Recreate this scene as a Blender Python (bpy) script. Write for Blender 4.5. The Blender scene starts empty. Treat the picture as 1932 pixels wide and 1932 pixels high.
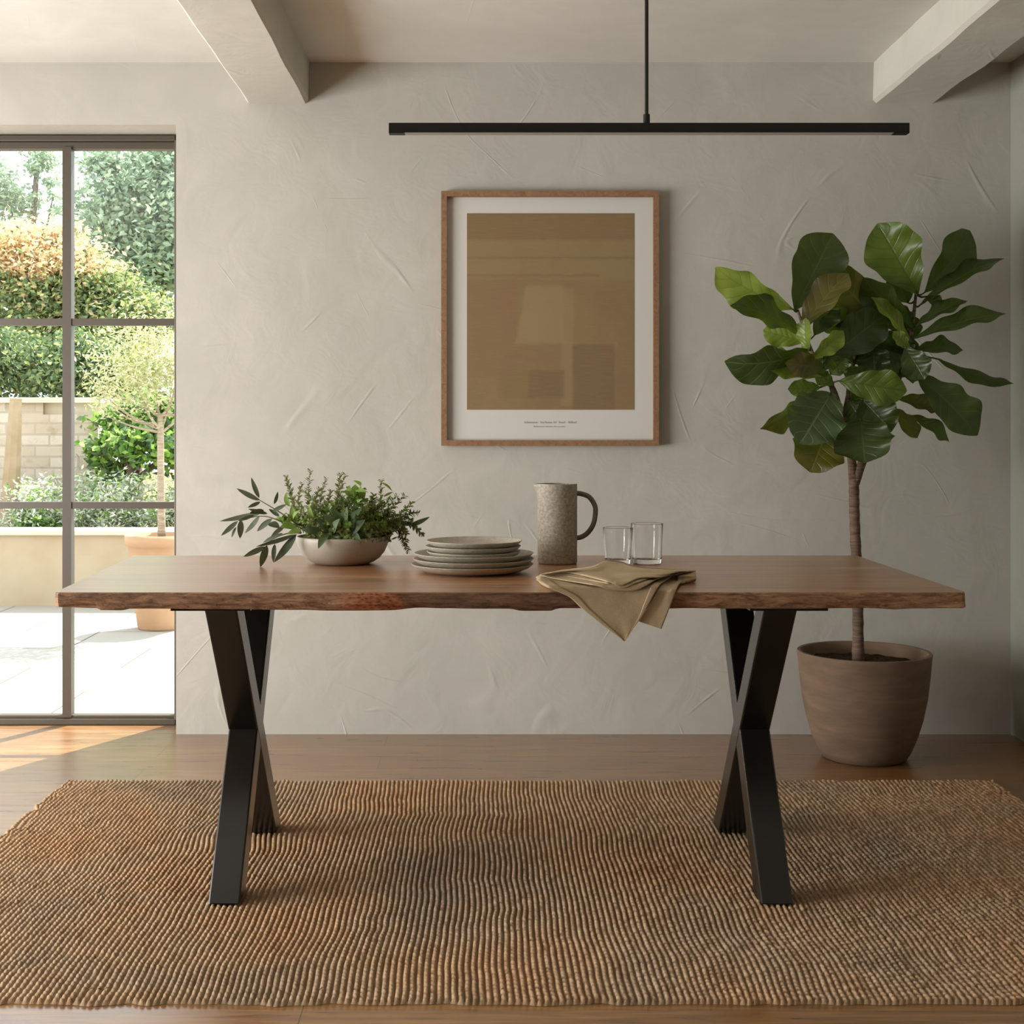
import bpy, bmesh, math, random
import numpy as np
from mathutils import Vector, Matrix, noise as mnoise

random.seed(7)
SC = bpy.context.scene
COL = SC.collection
F, HX, HY, CZ = 2500.0, 910.0, 815.0, 1.125      # focal length in pixels, principal point, eye height


def P(px, py, Y):
    return Vector(((px - HX) * Y / F, Y, CZ + (HY - py) * Y / F))


def lin(*c):
    return tuple(((v / 255.0) / 12.92 if v <= 10.3 else (((v / 255.0) + 0.055) / 1.055) ** 2.4) for v in c) + (1.0,)


# ------------------------------------------------------------------ objects
def thing(name, label, cat, loc=(0, 0, 0), group=None, kind=None):
    o = bpy.data.objects.new(name, None)
    o.empty_display_size = 0.1
    COL.objects.link(o)
    o.location = loc
    return tag(o, label, cat, group, kind)


def tag(o, label, cat=None, group=None, kind=None):
    o['label'] = label
    if cat: o['category'] = cat
    if group: o['group'] = group
    if kind: o['kind'] = kind
    return o


def rootloc(p):
    while p.parent: p = p.parent
    return Vector(p.location)


def mesh(name, vf, mats, parent=None, smooth=False, origin=None, midx=None, label=None, uv=None, sharp=None):
    verts, faces = vf[0], vf[1]
    off = Vector((0, 0, 0))
    if parent is not None: off = rootloc(parent)
    elif origin is not None: off = Vector(origin)
    me = bpy.data.meshes.new(name)
    me.from_pydata([tuple(Vector(v) - off) for v in verts], [], [tuple(f) for f in faces])
    if not isinstance(mats, (list, tuple)): mats = [mats]
    for m in mats: me.materials.append(m)
    if midx: me.polygons.foreach_set('material_index', midx)
    if smooth: me.polygons.foreach_set('use_smooth', [True] * len(me.polygons))
    if smooth and sharp: me.set_sharp_from_angle(angle=math.radians(sharp))
    if uv:
        l = me.uv_layers.new(name='UVMap')
        for i, lp in enumerate(me.loops): l.data[i].uv = uv[lp.vertex_index]
    me.update()
    o = bpy.data.objects.new(name, me)
    COL.objects.link(o)
    if parent is not None: o.parent = parent
    elif origin is not None: o.location = origin
    if label: o['label'] = label
    return o


def structure(name, vf, mats, label, parent=None, **k):
    o = mesh(name, vf, mats, parent, **k)
    o['label'] = label
    o['kind'] = 'structure'
    return o


def bevel(o, w=0.003, seg=2):
    m = o.modifiers.new('bevel', 'BEVEL'); m.width = w; m.segments = seg; m.limit_method = 'ANGLE'
    return o


def merge(*vfs):
    V, Fc = [], []
    for v, f in vfs:
        n = len(V); V += list(v); Fc += [tuple(i + n for i in q) for q in f]
    return V, Fc


def box(x0, x1, y0, y1, z0, z1):
    v = [(x, y, z) for x in (x0, x1) for y in (y0, y1) for z in (z0, z1)]
    f = [(0, 1, 3, 2), (4, 6, 7, 5), (0, 4, 5, 1), (2, 3, 7, 6), (0, 2, 6, 4), (1, 5, 7, 3)]
    return v, f


def lathe(cx, cy, prof, n=64, close=False):
    V, Fc = [], []
    m = len(prof)
    for (r, z) in prof:
        for k in range(n):
            a = 2 * math.pi * k / n
            V.append((cx + r * math.cos(a), cy + r * math.sin(a), z))
    for i in range(m - 1):
        for k in range(n):
            k2 = (k + 1) % n
            Fc.append((i * n + k, i * n + k2, (i + 1) * n + k2, (i + 1) * n + k))
    if close:
        Fc.append(tuple(range(n - 1, -1, -1)))
        Fc.append(tuple((m - 1) * n + k for k in range(n)))
    return V, Fc


def tube(pts, radii, n=10):
    V, Fc = [], []
    pts = [Vector(p) for p in pts]
    if not isinstance(radii, (list, tuple)): radii = [radii] * len(pts)
    up = None
    for i, p in enumerate(pts):
        t = (pts[min(i + 1, len(pts) - 1)] - pts[max(i - 1, 0)]).normalized()
        if up is None:
            up = t.orthogonal().normalized()
        up = (up - t * up.dot(t)).normalized()
        b = t.cross(up)
        for k in range(n):
            a = 2 * math.pi * k / n
            V.append(p + (up * math.cos(a) + b * math.sin(a)) * radii[i])
    for i in range(len(pts) - 1):
        for k in range(n):
            k2 = (k + 1) % n
            Fc.append((i * n + k, i * n + k2, (i + 1) * n + k2, (i + 1) * n + k))
    Fc.append(tuple(range(n - 1, -1, -1)))
    Fc.append(tuple((len(pts) - 1) * n + k for k in range(n)))
    return V, Fc


def spline(pts, n=24):
    """Catmull-Rom through the points"""
    pts = [Vector(p) for p in pts]
    pp = [pts[0] * 2 - pts[1]] + pts + [pts[-1] * 2 - pts[-2]]
    out = []
    m = len(pts) - 1
    for i in range(n + 1):
        u = i / n * m
        k = min(int(u), m - 1); t = u - k
        a, b, c, d = pp[k:k + 4]
        out.append(0.5 * ((2 * b) + (c - a) * t + (2 * a - 5 * b + 4 * c - d) * t * t + (3 * b - a - 3 * c + d) * t ** 3))
    return out


# ------------------------------------------------------------------ materials
class N:
    """tiny node-tree builder"""
    def __init__(s, name):
        s.m = bpy.data.materials.new(name); s.m.use_nodes = True
        s.t = s.m.node_tree; s.t.nodes.clear()
        s.out = s.t.nodes.new('ShaderNodeOutputMaterial')
        s.tc = s.t.nodes.new('ShaderNodeTexCoord')

    def new(s, typ, **ins):
        n = s.t.nodes.new(typ)
        for k, v in ins.items():
            if k.startswith('p_'): setattr(n, k[2:], v)
            else: s.set(n.inputs[k.replace('_', ' ')] if k.replace('_', ' ') in n.inputs else n.inputs[int(k[1:])], v)
        return n

    def set(s, inp, v):
        if hasattr(v, 'is_linked') or isinstance(v, bpy.types.NodeSocket): s.t.links.new(v, inp)
        else: inp.default_value = v

    def coord(s, kind='Object', scale=(1, 1, 1), rot=(0, 0, 0), loc=(0, 0, 0)):
        n = s.t.nodes.new('ShaderNodeMapping')
        s.t.links.new(s.tc.outputs[kind], n.inputs['Vector'])
        n.inputs['Scale'].default_value = scale; n.inputs['Rotation'].default_value = rot; n.inputs['Location'].default_value = loc
        return n.outputs[0]

    def rotscale(s, ang, scale, loc):
        a = s.coord('Object', (1, 1, 1), (0, ang, 0), loc)
        n = s.t.nodes.new('ShaderNodeMapping'); s.t.links.new(a, n.inputs['Vector']); n.inputs['Scale'].default_value = scale
        return n.outputs[0]

    def noise(s, vec, scale=5, detail=4, rough=0.5, dist=0.0):
        n = s.new('ShaderNodeTexNoise', Scale=scale, Detail=detail, Roughness=rough, Distortion=dist)
        s.t.links.new(vec, n.inputs['Vector'])
        return n.outputs[0]

    def math(s, op, a, b=0.0, clamp=False, c=0.0):
        n = s.t.nodes.new('ShaderNodeMath'); n.operation = op; n.use_clamp = clamp
        s.set(n.inputs[0], a); s.set(n.inputs[1], b)
        if op in ('MULTIPLY_ADD',): s.set(n.inputs[2], c)
        return n.outputs[0]

    def rng(s, v, a, b, c=0.0, d=1.0, smooth=False):
        n = s.t.nodes.new('ShaderNodeMapRange')
        if smooth: n.interpolation_type = 'SMOOTHSTEP'
        s.set(n.inputs[0], v)
        for i, x in enumerate((a, b, c, d)): s.set(n.inputs[i + 1], x)
        return n.outputs[0]

    def mix(s, f, a, b, mode='MIX'):
        n = s.t.nodes.new('ShaderNodeMix'); n.data_type = 'RGBA'; n.blend_type = mode
        s.set(n.inputs[0], f); s.set(n.inputs[6], a); s.set(n.inputs[7], b)
        return n.outputs[2]

    def ramp(s, v, stops):
        n = s.t.nodes.new('ShaderNodeValToRGB')
        e = n.color_ramp.elements
        while len(e) < len(stops): e.new(0.5)
        for k, (p, c) in enumerate(stops): e[k].position = p; e[k].color = c
        s.set(n.inputs[0], v)
        return n.outputs[0]

    def bump(s, h, strength=0.3, dist=0.01, normal=None):
        n = s.new('ShaderNodeBump', Strength=strength, Distance=dist, Height=h)
        if normal is not None: s.t.links.new(normal, n.inputs['Normal'])
        return n.outputs[0]

    def bsdf(s, color, rough=0.5, normal=None, spec=0.5, metal=0.0, **kw):
        n = s.t.nodes.new('ShaderNodeBsdfPrincipled')
        s.set(n.inputs['Base Color'], color); s.set(n.inputs['Roughness'], rough)
        s.set(n.inputs['Specular IOR Level'], spec); s.set(n.inputs['Metallic'], metal)
        if normal is not None: s.t.links.new(normal, n.inputs['Normal'])
        for k, v in kw.items(): s.set(n.inputs[k.replace('_', ' ')], v)
        s.t.links.new(n.outputs[0], s.out.inputs[0])
        return n.outputs[0]

    def surf(s, sh):
        s.t.links.new(sh, s.out.inputs[0]); return s.m

    def sep(s, vec):
        n = s.t.nodes.new('ShaderNodeSeparateXYZ'); s.t.links.new(vec, n.inputs[0]); return n.outputs


M = {}


def plaster(name, col, marks=1.0):
    b = N(name)
    c = b.coord()
    warp = b.noise(c, 1.2, 3)
    big = b.noise(c, 1.6, 5, 0.55, 0.6)
    cloud = b.noise(c, 4.5, 6, 0.6, 1.0)
    colr = b.mix(b.rng(big, 0.35, 0.65), tuple(x * 0.93 for x in col[:3]) + (1,), tuple(min(1, x * 1.05) for x in col[:3]) + (1,))
    colr = b.mix(b.math('MULTIPLY', b.rng(cloud, 0.42, 0.66), 0.5), colr, (col[0] * 0.90, col[1] * 0.91, col[2] * 0.88, 1))
    soft = b.noise(c, 7, 4, 0.5, 1.2)
    fine = b.noise(c, 60, 4, 0.6)
    n1 = b.bump(soft, 0.15 * marks, 0.02)
    n1 = b.bump(fine, 0.05, 0.003, n1)
    # trowel strokes: short contour ridges of stretched noise, kept only in scattered patches
    for i, (ang, st) in enumerate(((0.5, 5.0), (-0.65, 4.4), (1.35, 5.5))):
        cc = b.rotscale(ang, (st * 0.6, 1, st * 0.13), (i * 3.7, 0, i * 1.9))
        r = b.noise(cc, 1.4, 1.0, 0.4, 0.35)
        ridge = b.rng(b.math('ABSOLUTE', b.math('SUBTRACT', r, 0.52)), 0.0, 0.012, 1.0, 0.0, True)
        mk = b.rng(b.noise(b.coord('Object', (1, 1, 1), (0, 0, 0), (9 + i * 5, 2, 4)), 3.2, 3), 0.57, 0.68)
        n1 = b.bump(b.math('MULTIPLY', ridge, mk), 0.30 * marks, 0.005, n1)
    b.bsdf(colr, 0.85, n1, 0.2)
    return b.m


M['plaster'] = plaster('limewash_plaster', lin(182, 179, 171))
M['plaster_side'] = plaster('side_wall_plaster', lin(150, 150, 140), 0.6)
M['ceiling'] = plaster('ceiling_plaster', lin(214, 212, 206), 0.25)
M['beam'] = plaster('beam_plaster', lin(199, 196, 187), 0.9)


def wood_floor():
    b = N('oak_floor_boards')
    c = b.coord()
    br = b.new('ShaderNodeTexBrick', Scale=1.0, Mortar_Size=0.0012, Brick_Width=2.1, Row_Height=0.165, Color1=(0, 0, 0, 1), Color2=(1, 1, 1, 1), Mortar=(0.5, 0.5, 0.5, 1))
    br.offset = 0.37; br.inputs['Bias'].default_value = 0
    b.t.links.new(b.coord(loc=(0.35, 0.03, 0)), br.inputs['Vector'])
    tone = br.outputs[0]; gap = br.outputs[1]
    g1 = b.noise(b.coord(scale=(1.2, 16, 1)), 3, 6, 0.6, 0.8)
    g2 = b.noise(b.coord(scale=(3, 70, 1)), 3, 3, 0.6)
    col = b.ramp(g1, [(0.3, lin(94, 62, 31)), (0.5, lin(136, 96, 51)), (0.7, lin(162, 120, 70))])
    col = b.mix(b.math('MULTIPLY', b.sep(tone)[0] if False else b.math('MULTIPLY', tone, 1.0), 0.45), col, lin(106, 74, 47))
    col = b.mix(b.math('MULTIPLY', b.rng(g2, 0.5, 0.75), 0.35), col, lin(92, 62, 38))
    col = b.mix(b.math('MULTIPLY', gap, 0.85), col, lin(50, 34, 22))
    n = b.bump(b.math('SUBTRACT', 1.0, gap), 0.5, 0.002)
    n = b.bump(g1, 0.06, 0.004, n)
    b.bsdf(col, b.rng(g1, 0.3, 0.7, 0.26, 0.36), n, 0.7, 0.0, Coat_Weight=0.7, Coat_Roughness=0.28, Coat_IOR=1.5)
    return b.m


M['floor'] = wood_floor()


def table_wood(name, edge=False):
    b = N(name)
    if not edge:
        g1 = b.noise(b.coord(scale=(1.0, 9, 9)), 2.2, 6, 0.6, 1.0)
        g2 = b.noise(b.coord(scale=(0.9, 20, 20)), 2.5, 4, 0.65)
        col = b.ramp(g1, [(0.28, lin(134, 88, 54)), (0.48, lin(172, 121, 79)), (0.72, lin(194, 143, 101))])
        col = b.mix(b.math('MULTIPLY', b.rng(g2, 0.48, 0.72), 0.7), col, lin(98, 62, 38))
        n = b.bump(g2, 0.07, 0.002)
        b.bsdf(col, b.rng(g1, 0.3, 0.7, 0.28, 0.38), n, 0.6, 0.0, Coat_Weight=0.9, Coat_Roughness=0.31, Coat_IOR=1.7)
        return b.m
    c = b.coord(scale=(1, 1, 2.5))
    g1 = b.noise(b.coord(scale=(5, 5, 32)), 2.4, 8, 0.7, 1.2)
    g3 = b.noise(b.coord(scale=(16, 16, 60)), 2.0, 5, 0.7, 0.5)
    col = b.ramp(g1, [(0.3, lin(70, 50, 35)), (0.45, lin(126, 92, 66)), (0.6, lin(160, 120, 88)), (0.78, lin(186, 148, 112))])
    col = b.mix(b.math('MULTIPLY', b.rng(g3, 0.5, 0.66), 0.6), col, lin(50, 31, 20))
    # burr knot, then bare dark bark to its right
    x = b.sep(b.tc.outputs['Object'])[0]; z = b.sep(b.tc.outputs['Object'])[2]
    v = b.new('ShaderNodeTexVoronoi', Scale=90.0); b.t.links.new(c, v.inputs['Vector'])
    burr = b.ramp(v.outputs[0], [(0.1, lin(78, 36, 18)), (0.5, lin(150, 88, 50)), (0.9, lin(170, 112, 70))])
    mk = b.math('MULTIPLY', b.rng(x, -0.40, -0.31, 0, 1, True), b.rng(x, -0.215, -0.235, 0, 1, True))
    col = b.mix(b.math('MULTIPLY', mk, 0.9), col, burr)
    dk = b.math('MULTIPLY', b.rng(b.math('MULTIPLY_ADD', b.math('SUBTRACT', z, 0.75), 1.5, c=x), -0.232, -0.215, 0, 1, True), b.rng(x, 0.1, 0.3, 1, 0))
    col = b.mix(b.math('MULTIPLY', dk, 0.55), col, lin(58, 38, 24))
    n = b.bump(g1, 0.6, 0.005)
    n = b.bump(g3, 0.6, 0.003, n)
    b.bsdf(col, 0.7, n, 0.3)
    return b.m


M['wood_top'] = table_wood('acacia_slab_top')
M['wood_edge'] = table_wood('acacia_live_edge', True)


def simple(name, col, rough=0.5, spec=0.5, metal=0.0, bump=None, var=None, varc=None):
    b = N(name)
    c = col; nrm = None
    if var:
        nn = b.noise(b.coord(), var, 5, 0.6)
        c = b.mix(b.rng(nn, 0.35, 0.65), col, varc)
    if bump:
        nrm = b.bump(b.noise(b.coord(), bump[0], 5, 0.6), bump[1], bump[2])
    b.bsdf(c, rough, nrm, spec, metal)
    return b.m


M['steel'] = simple('blackened_steel', lin(19, 18, 16), 0.24, 0.5, 0.0, (40, 0.05, 0.002), 6, lin(26, 24, 21))
M['far_wall'] = simple('low_bounce_dark_wall', lin(70, 66, 58), 0.9, 0.2)  # for the unseen front wall: darkened so it bounces less light back
M['lamp'] = simple('matte_black_metal', lin(18, 17, 16), 0.5, 0.35)
M['diffuser'] = simple('frosted_diffuser', lin(150, 147, 140), 0.6, 0.4)
M['door_steel'] = simple('bronze_painted_steel', lin(74, 66, 54), 0.45, 0.5)
M['handle'] = simple('dark_door_handle', lin(40, 36, 34), 0.4, 0.5)
M['oak'] = None


def oak_frame():
    b = N('pale_oak_moulding')
    g = b.noise(b.coord(scale=(8, 8, 8)), 6, 5, 0.6, 1.5)
    col = b.ramp(g, [(0.3, lin(118, 88, 64)), (0.7, lin(152, 116, 86))])
    b.bsdf(col, 0.5, b.bump(g, 0.05, 0.002), 0.4)
    return b.m


M['oak'] = oak_frame()
M['mat_board'] = simple('white_mount_board', lin(200, 198, 192), 0.8, 0.2)
M['ink'] = simple('grey_caption_ink', lin(168, 161, 150), 0.8, 0.1)
M['stoneware'] = simple('speckled_stoneware', lin(182, 176, 162), 0.5, 0.4, 0, (160, 0.04, 0.001), 120, lin(162, 155, 140))
M['plate_inner'] = simple('stoneware_glaze', lin(170, 162, 143), 0.38, 0.5, 0, None, 60, lin(158, 150, 131))
M['bowl'] = simple('taupe_ceramic', lin(172, 166, 152), 0.5, 0.4, 0, (80, 0.03, 0.001), 14, lin(162, 155, 141))


def art():
    b = N('brown_abstract_print')
    u = b.sep(b.tc.outputs['Generated'])
    x, y = u[0], u[2]
    wob = b.noise(b.coord('Generated', (1, 1, 1)), 9, 4, 0.6)
    xw = b.math('MULTIPLY_ADD', b.math('SUBTRACT', wob, 0.5), 0.035, c=x)
    yw = b.math('MULTIPLY_ADD', b.math('SUBTRACT', wob, 0.5), 0.025, c=y)

    xsk = b.math('MULTIPLY_ADD', b.math('SUBTRACT', yw, 0.34), -0.22, c=xw)

    def bx(x0, x1, y0, y1, s=0.012):
        m = b.math('MULTIPLY', b.rng(xsk if (x0, y0) == (0.29, 0.34) else xw, x0 - s, x0 + s, 0, 1, True), b.rng(xw, x1 - s, x1 + s, 1, 0, True))
        m2 = b.math('MULTIPLY', b.rng(yw, y0 - s, y0 + s, 0, 1, True), b.rng(yw, y1 - s, y1 + s, 1, 0, True))
        return b.math('MULTIPLY', m, m2)
    cl = b.noise(b.coord('Generated'), 3.5, 6, 0.65, 0.5)
    col = b.mix(b.rng(cl, 0.35, 0.65), lin(140, 116, 82), lin(130, 108, 76))
    for (r, k, c) in (
        ((-0.1, 1.1, 0.865, 1.1), 0.75, lin(122, 98, 66)),
        ((-0.1, 1.1, 0.775, 0.86), 0.8, lin(140, 121, 84)),
        ((-0.1, 1.1, 0.762, 0.778, 0.006), 0.6, lin(110, 90, 60)),
        ((-0.1, 1.1, 0.665, 0.77), 0.7, lin(142, 123, 88)),
        ((-0.1, 0.8, 0.675, 0.69, 0.006), 0.6, lin(122, 94, 68)),
        ((-0.1, 0.30, 0.16, 0.665), 0.8, lin(135, 107, 79)),
        ((0.29, 0.58, 0.34, 0.63), 0.85, lin(150, 133, 96)),
        ((0.56, 0.64, 0.02, 0.62), 0.55, lin(152, 132, 98)),
        ((0.29, 0.57, 0.25, 0.34), 0.7, lin(134, 107, 79)),
        ((0.63, 0.88, -0.1, 0.34), 0.8, lin(112, 92, 62)),
        ((0.37, 0.58, 0.06, 0.2), 0.75, lin(110, 90, 62)),
        ((0.19, 0.37, 0.06, 0.2), 0.4, lin(120, 102, 70)),
        ((0.29, 0.9, 0.332, 0.345, 0.006), 0.35, lin(156, 132, 96)),
    ):
        col = b.mix(b.math('MULTIPLY', bx(*r), k), col, c)
    wv = b.noise(b.coord('Generated', (60, 1, 60)), 4, 3, 0.6)
    col = b.mix(b.math('MULTIPLY', b.rng(wv, 0.4, 0.7), 0.18), col, lin(100, 82, 56))
    wh = b.noise(b.coord('Generated', (3, 1, 70)), 3, 4, 0.65)
    col = b.mix(b.math('MULTIPLY', b.rng(wh, 0.45, 0.68), 0.22), col, lin(158, 134, 98))
    rd = b.noise(b.coord('Generated', (1, 1, 1), (0, 0, 0), (5, 0, 2)), 5, 5, 0.65)
    col = b.mix(b.math('MULTIPLY', b.rng(rd, 0.52, 0.7), 0.35), col, lin(140, 98, 74))
    col = b.mix(0.3, col, lin(132, 117, 91))
    b.bsdf(col, 0.8, None, 0.15)
    return b.m


M['art'] = art()


def jug_mat():
    b = N('ribbed_grey_stoneware')
    c = b.coord(scale=(1, 1, 1.0))
    sp = b.noise(c, 130, 3, 0.6)
    stripe = b.noise(b.coord(scale=(30, 30, 160), rot=(0.25, 0, 0)), 2.2, 3, 0.5, 0.4)
    col = b.mix(b.rng(sp, 0.4, 0.65), lin(168, 160, 144), lin(136, 128, 112))
    col = b.mix(b.math('MULTIPLY', b.rng(stripe, 0.45, 0.65), 0.4), col, lin(126, 118, 102))
    b.bsdf(col, 0.6, b.bump(stripe, 0.35, 0.0025), 0.35)
    return b.m


M['jug'] = jug_mat()
M['jug_handle'] = simple('grey_stoneware_handle', lin(110, 98, 84), 0.55, 0.35, 0, (120, 0.05, 0.001), 60, lin(98, 87, 74))


def glass(name, pane):
    b = N(name)
    if not pane:
        b.bsdf((1, 1, 1, 1), 0.0, None, 0.5, 0.0, Transmission_Weight=1.0, IOR=1.47)
        return b.m
    lw = b.new('ShaderNodeLayerWeight', Blend=0.5)
    fr5 = b.math('POWER', lw.outputs['Facing'], 5.0)
    fres = b.math('MULTIPLY_ADD', fr5, 0.9, c=0.04)
    tr = b.new('ShaderNodeBsdfTransparent', Color=(0.97, 0.985, 0.98, 1))
    gl = b.new('ShaderNodeBsdfGlossy', Roughness=0.02)
    mx = b.new('ShaderNodeMixShader')
    b.t.links.new(fres, mx.inputs[0]); b.t.links.new(tr.outputs[0], mx.inputs[1]); b.t.links.new(gl.outputs[0], mx.inputs[2])
    return b.surf(mx.outputs[0])


M['pane'] = glass('window_glass', True)
M['tumbler'] = glass('clear_tumbler_glass', False)


def linen():
    b = N('natural_linen')
    big = b.noise(b.coord(), 14, 4, 0.6)
    wx = b.noise(b.coord(scale=(420, 60, 60)), 2.5, 2, 0.5)
    wz = b.noise(b.coord(scale=(60, 420, 420)), 2.5, 2, 0.5)
    w = b.math('ADD', wx, wz)
    col = b.mix(b.rng(big, 0.35, 0.65), lin(186, 168, 138), lin(172, 153, 122))
    col = b.mix(b.math('MULTIPLY', b.rng(w, 0.9, 1.2), 0.35), col, lin(166, 145, 112))
    b.bsdf(col, 0.9, b.bump(w, 0.35, 0.001), 0.1)
    return b.m


M['linen'] = linen()


def jute():
    b = N('braided_jute')
    big = b.noise(b.coord(), 1.7, 5, 0.6, 0.4)
    mid = b.noise(b.coord(scale=(1, 0.4, 1)), 30, 3, 0.6)
    fib = b.noise(b.coord(scale=(3, 1, 1)), 260, 3, 0.7)
    col = b.ramp(big, [(0.3, lin(142, 126, 108)), (0.47, lin(170, 145, 116)), (0.6, lin(176, 141, 107)), (0.72, lin(160, 122, 88))])
    col = b.mix(b.math('MULTIPLY', b.rng(mid, 0.45, 0.7), 0.5), col, lin(132, 104, 74))
    fleck = b.rng(b.noise(b.coord(), 42, 2, 0.5), 0.68, 0.76)
    col = b.mix(b.math('MULTIPLY', fleck, 0.6), col, lin(88, 60, 38))
    b.bsdf(col, 0.95, b.bump(fib, 0.6, 0.0025), 0.1)
    return b.m


M['jute'] = jute()
M['clay_pot'] = None


def clay():
    b = N('weathered_brown_clay')
    c = b.coord(scale=(1, 1, 3))
    n1 = b.noise(c, 5, 6, 0.6, 0.5)
    n2 = b.noise(b.coord(scale=(1, 1, 14)), 6, 4, 0.6)
    col = b.ramp(n1, [(0.3, lin(102, 84, 69)), (0.55, lin(118, 98, 80)), (0.75, lin(134, 109, 86))])
    col = b.mix(b.math('MULTIPLY', b.rng(n2, 0.45, 0.7), 0.3), col, lin(100, 83, 69))
    b.bsdf(col, 0.8, b.bump(n2, 0.12, 0.003), 0.25)
    return b.m


M['clay_pot'] = clay()
M['soil'] = simple('dark_potting_soil', lin(52, 40, 30), 0.95, 0.1, 0, (60, 1.0, 0.02), 40, lin(76, 58, 42))


def bark_mat(name, a, bcol):
    b = N(name)
    rings = b.noise(b.coord(scale=(4, 4, 30)), 4, 5, 0.65)
    col = b.ramp(rings, [(0.32, a), (0.6, bcol), (0.75, tuple(min(1, x * 1.25) for x in bcol[:3]) + (1,))])
    b.bsdf(col, 0.8, b.bump(rings, 0.5, 0.004), 0.2)
    return b.m


M['bark'] = bark_mat('fig_bark', lin(78, 62, 52), lin(118, 98, 84))
M['olive_bark'] = bark_mat('pale_bark', lin(140, 124, 106), lin(184, 168, 148))
M['tree_bark'] = bark_mat('grey_bark', lin(80, 68, 56), lin(120, 104, 88))


def fig_leaf(name, c1, c2, vein, vk=0.5, trans=0.25, rough=0.38):
    b = N(name)
    uv = b.sep(b.tc.outputs['UV'])
    u, v = uv[0], uv[1]                        # v: along the midrib, u: across (0.5 = midrib)
    au = b.math('ABSOLUTE', b.math('SUBTRACT', u, 0.5))
    rib = b.rng(au, 0.008, 0.028, 1, 0)
    s = b.math('SUBTRACT', v, b.math('MULTIPLY', au, 0.42))
    tri = b.math('ABSOLUTE', b.math('SUBTRACT', b.math('FRACT', b.math('MULTIPLY', s, 7.0)), 0.5))
    side = b.rng(tri, 0.02, 0.075, 1, 0)
    veins = b.math('MAXIMUM', rib, b.math('MULTIPLY', side, 0.7))
    nz = b.noise(b.coord(), 16, 4, 0.6)
    col = b.mix(b.rng(nz, 0.35, 0.65), c1, c2)
    col = b.mix(b.math('MULTIPLY', veins, vk), col, vein)
    h = b.math('ADD', b.math('MULTIPLY', veins, -0.6), b.rng(tri, 0, 0.5, 0, 0.5))
    nrm = b.bump(h, 0.45, 0.004)
    p = b.bsdf(col, rough, nrm, 0.5)
    t = b.new('ShaderNodeBsdfTranslucent'); b.t.links.new(b.mix(0.6, col, lin(150, 190, 50)), t.inputs[0])
    mx = b.new('ShaderNodeMixShader'); mx.inputs[0].default_value = trans
    b.t.links.new(p, mx.inputs[1]); b.t.links.new(t.outputs[0], mx.inputs[2])
    return b.surf(mx.outputs[0])


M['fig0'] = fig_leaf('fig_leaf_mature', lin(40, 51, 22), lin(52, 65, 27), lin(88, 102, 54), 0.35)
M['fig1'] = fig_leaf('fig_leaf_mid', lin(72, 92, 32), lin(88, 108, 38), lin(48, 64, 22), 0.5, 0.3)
M['fig2'] = fig_leaf('fig_leaf_young_and_backlit', lin(114, 130, 52), lin(130, 146, 62), lin(84, 102, 44), 0.4, 0.35)  # young leaves, plus backlit ones with their brightness put into the colour
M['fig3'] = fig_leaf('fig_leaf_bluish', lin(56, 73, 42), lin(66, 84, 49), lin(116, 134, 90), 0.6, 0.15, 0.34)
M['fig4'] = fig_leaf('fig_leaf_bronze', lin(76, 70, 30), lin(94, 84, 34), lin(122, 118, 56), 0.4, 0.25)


def leafy(name, c1, c2, trans=0.3, rough=0.6):
    b = N(name)
    oi = b.new('ShaderNodeNewGeometry')
    col = b.mix(oi.outputs['Random Per Island'], c1, c2)
    p = b.bsdf(col, rough, None, 0.35)
    t = b.new('ShaderNodeBsdfTranslucent'); b.t.links.new(col, t.inputs[0])
    mx = b.new('ShaderNodeMixShader'); mx.inputs[0].default_value = trans
    b.t.links.new(p, mx.inputs[1]); b.t.links.new(t.outputs[0], mx.inputs[2])
    return b.surf(mx.outputs[0])


M['herb'] = leafy('thyme_leaf', lin(102, 116, 62), lin(148, 156, 98))
M['herb2'] = leafy('bright_herb_leaf', lin(98, 128, 52), lin(138, 162, 78))
M['sage'] = leafy('sage_leaf', lin(62, 82, 50), lin(96, 114, 74))
M['olive_leaf'] = leafy('olive_leaf', lin(58, 66, 42), lin(88, 94, 68))
M['stem'] = simple('green_brown_stem', lin(104, 100, 62), 0.7, 0.2)
M['l_teal'] = leafy('far_tree_leaf', lin(116, 142, 118), lin(176, 194, 160))
M['l_dark'] = leafy('hedge_leaf', lin(78, 102, 72), lin(126, 146, 104))
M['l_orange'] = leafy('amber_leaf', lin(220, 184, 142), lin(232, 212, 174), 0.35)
M['l_lime'] = leafy('lime_leaf', lin(132, 150, 88), lin(186, 194, 128), 0.35)
M['l_cream'] = leafy('pale_olive_leaf', lin(178, 178, 134), lin(212, 208, 170), 0.35)
M['l_silver'] = leafy('silver_leaf', lin(172, 182, 160), lin(222, 226, 210), 0.3)
M['l_bright'] = leafy('bright_shrub_leaf', lin(90, 132, 54), lin(160, 192, 92), 0.35)


def paving():
    b = N('pale_limestone_paving')
    br = b.new('ShaderNodeTexBrick', Scale=1.0, Mortar_Size=0.006, Brick_Width=0.9, Row_Height=0.6, Color1=lin(168, 165, 157), Color2=lin(156, 152, 143), Mortar=lin(92, 88, 80))
    b.t.links.new(b.coord(), br.inputs['Vector'])
    nz = b.noise(b.coord(), 5, 5, 0.6)
    col = b.mix(b.math('MULTIPLY', nz, 0.25), br.outputs[0], lin(134, 128, 116))
    b.bsdf(col, 0.85, b.bump(nz, 0.1, 0.004), 0.2)
    return b.m


M['paving'] = paving()


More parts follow.
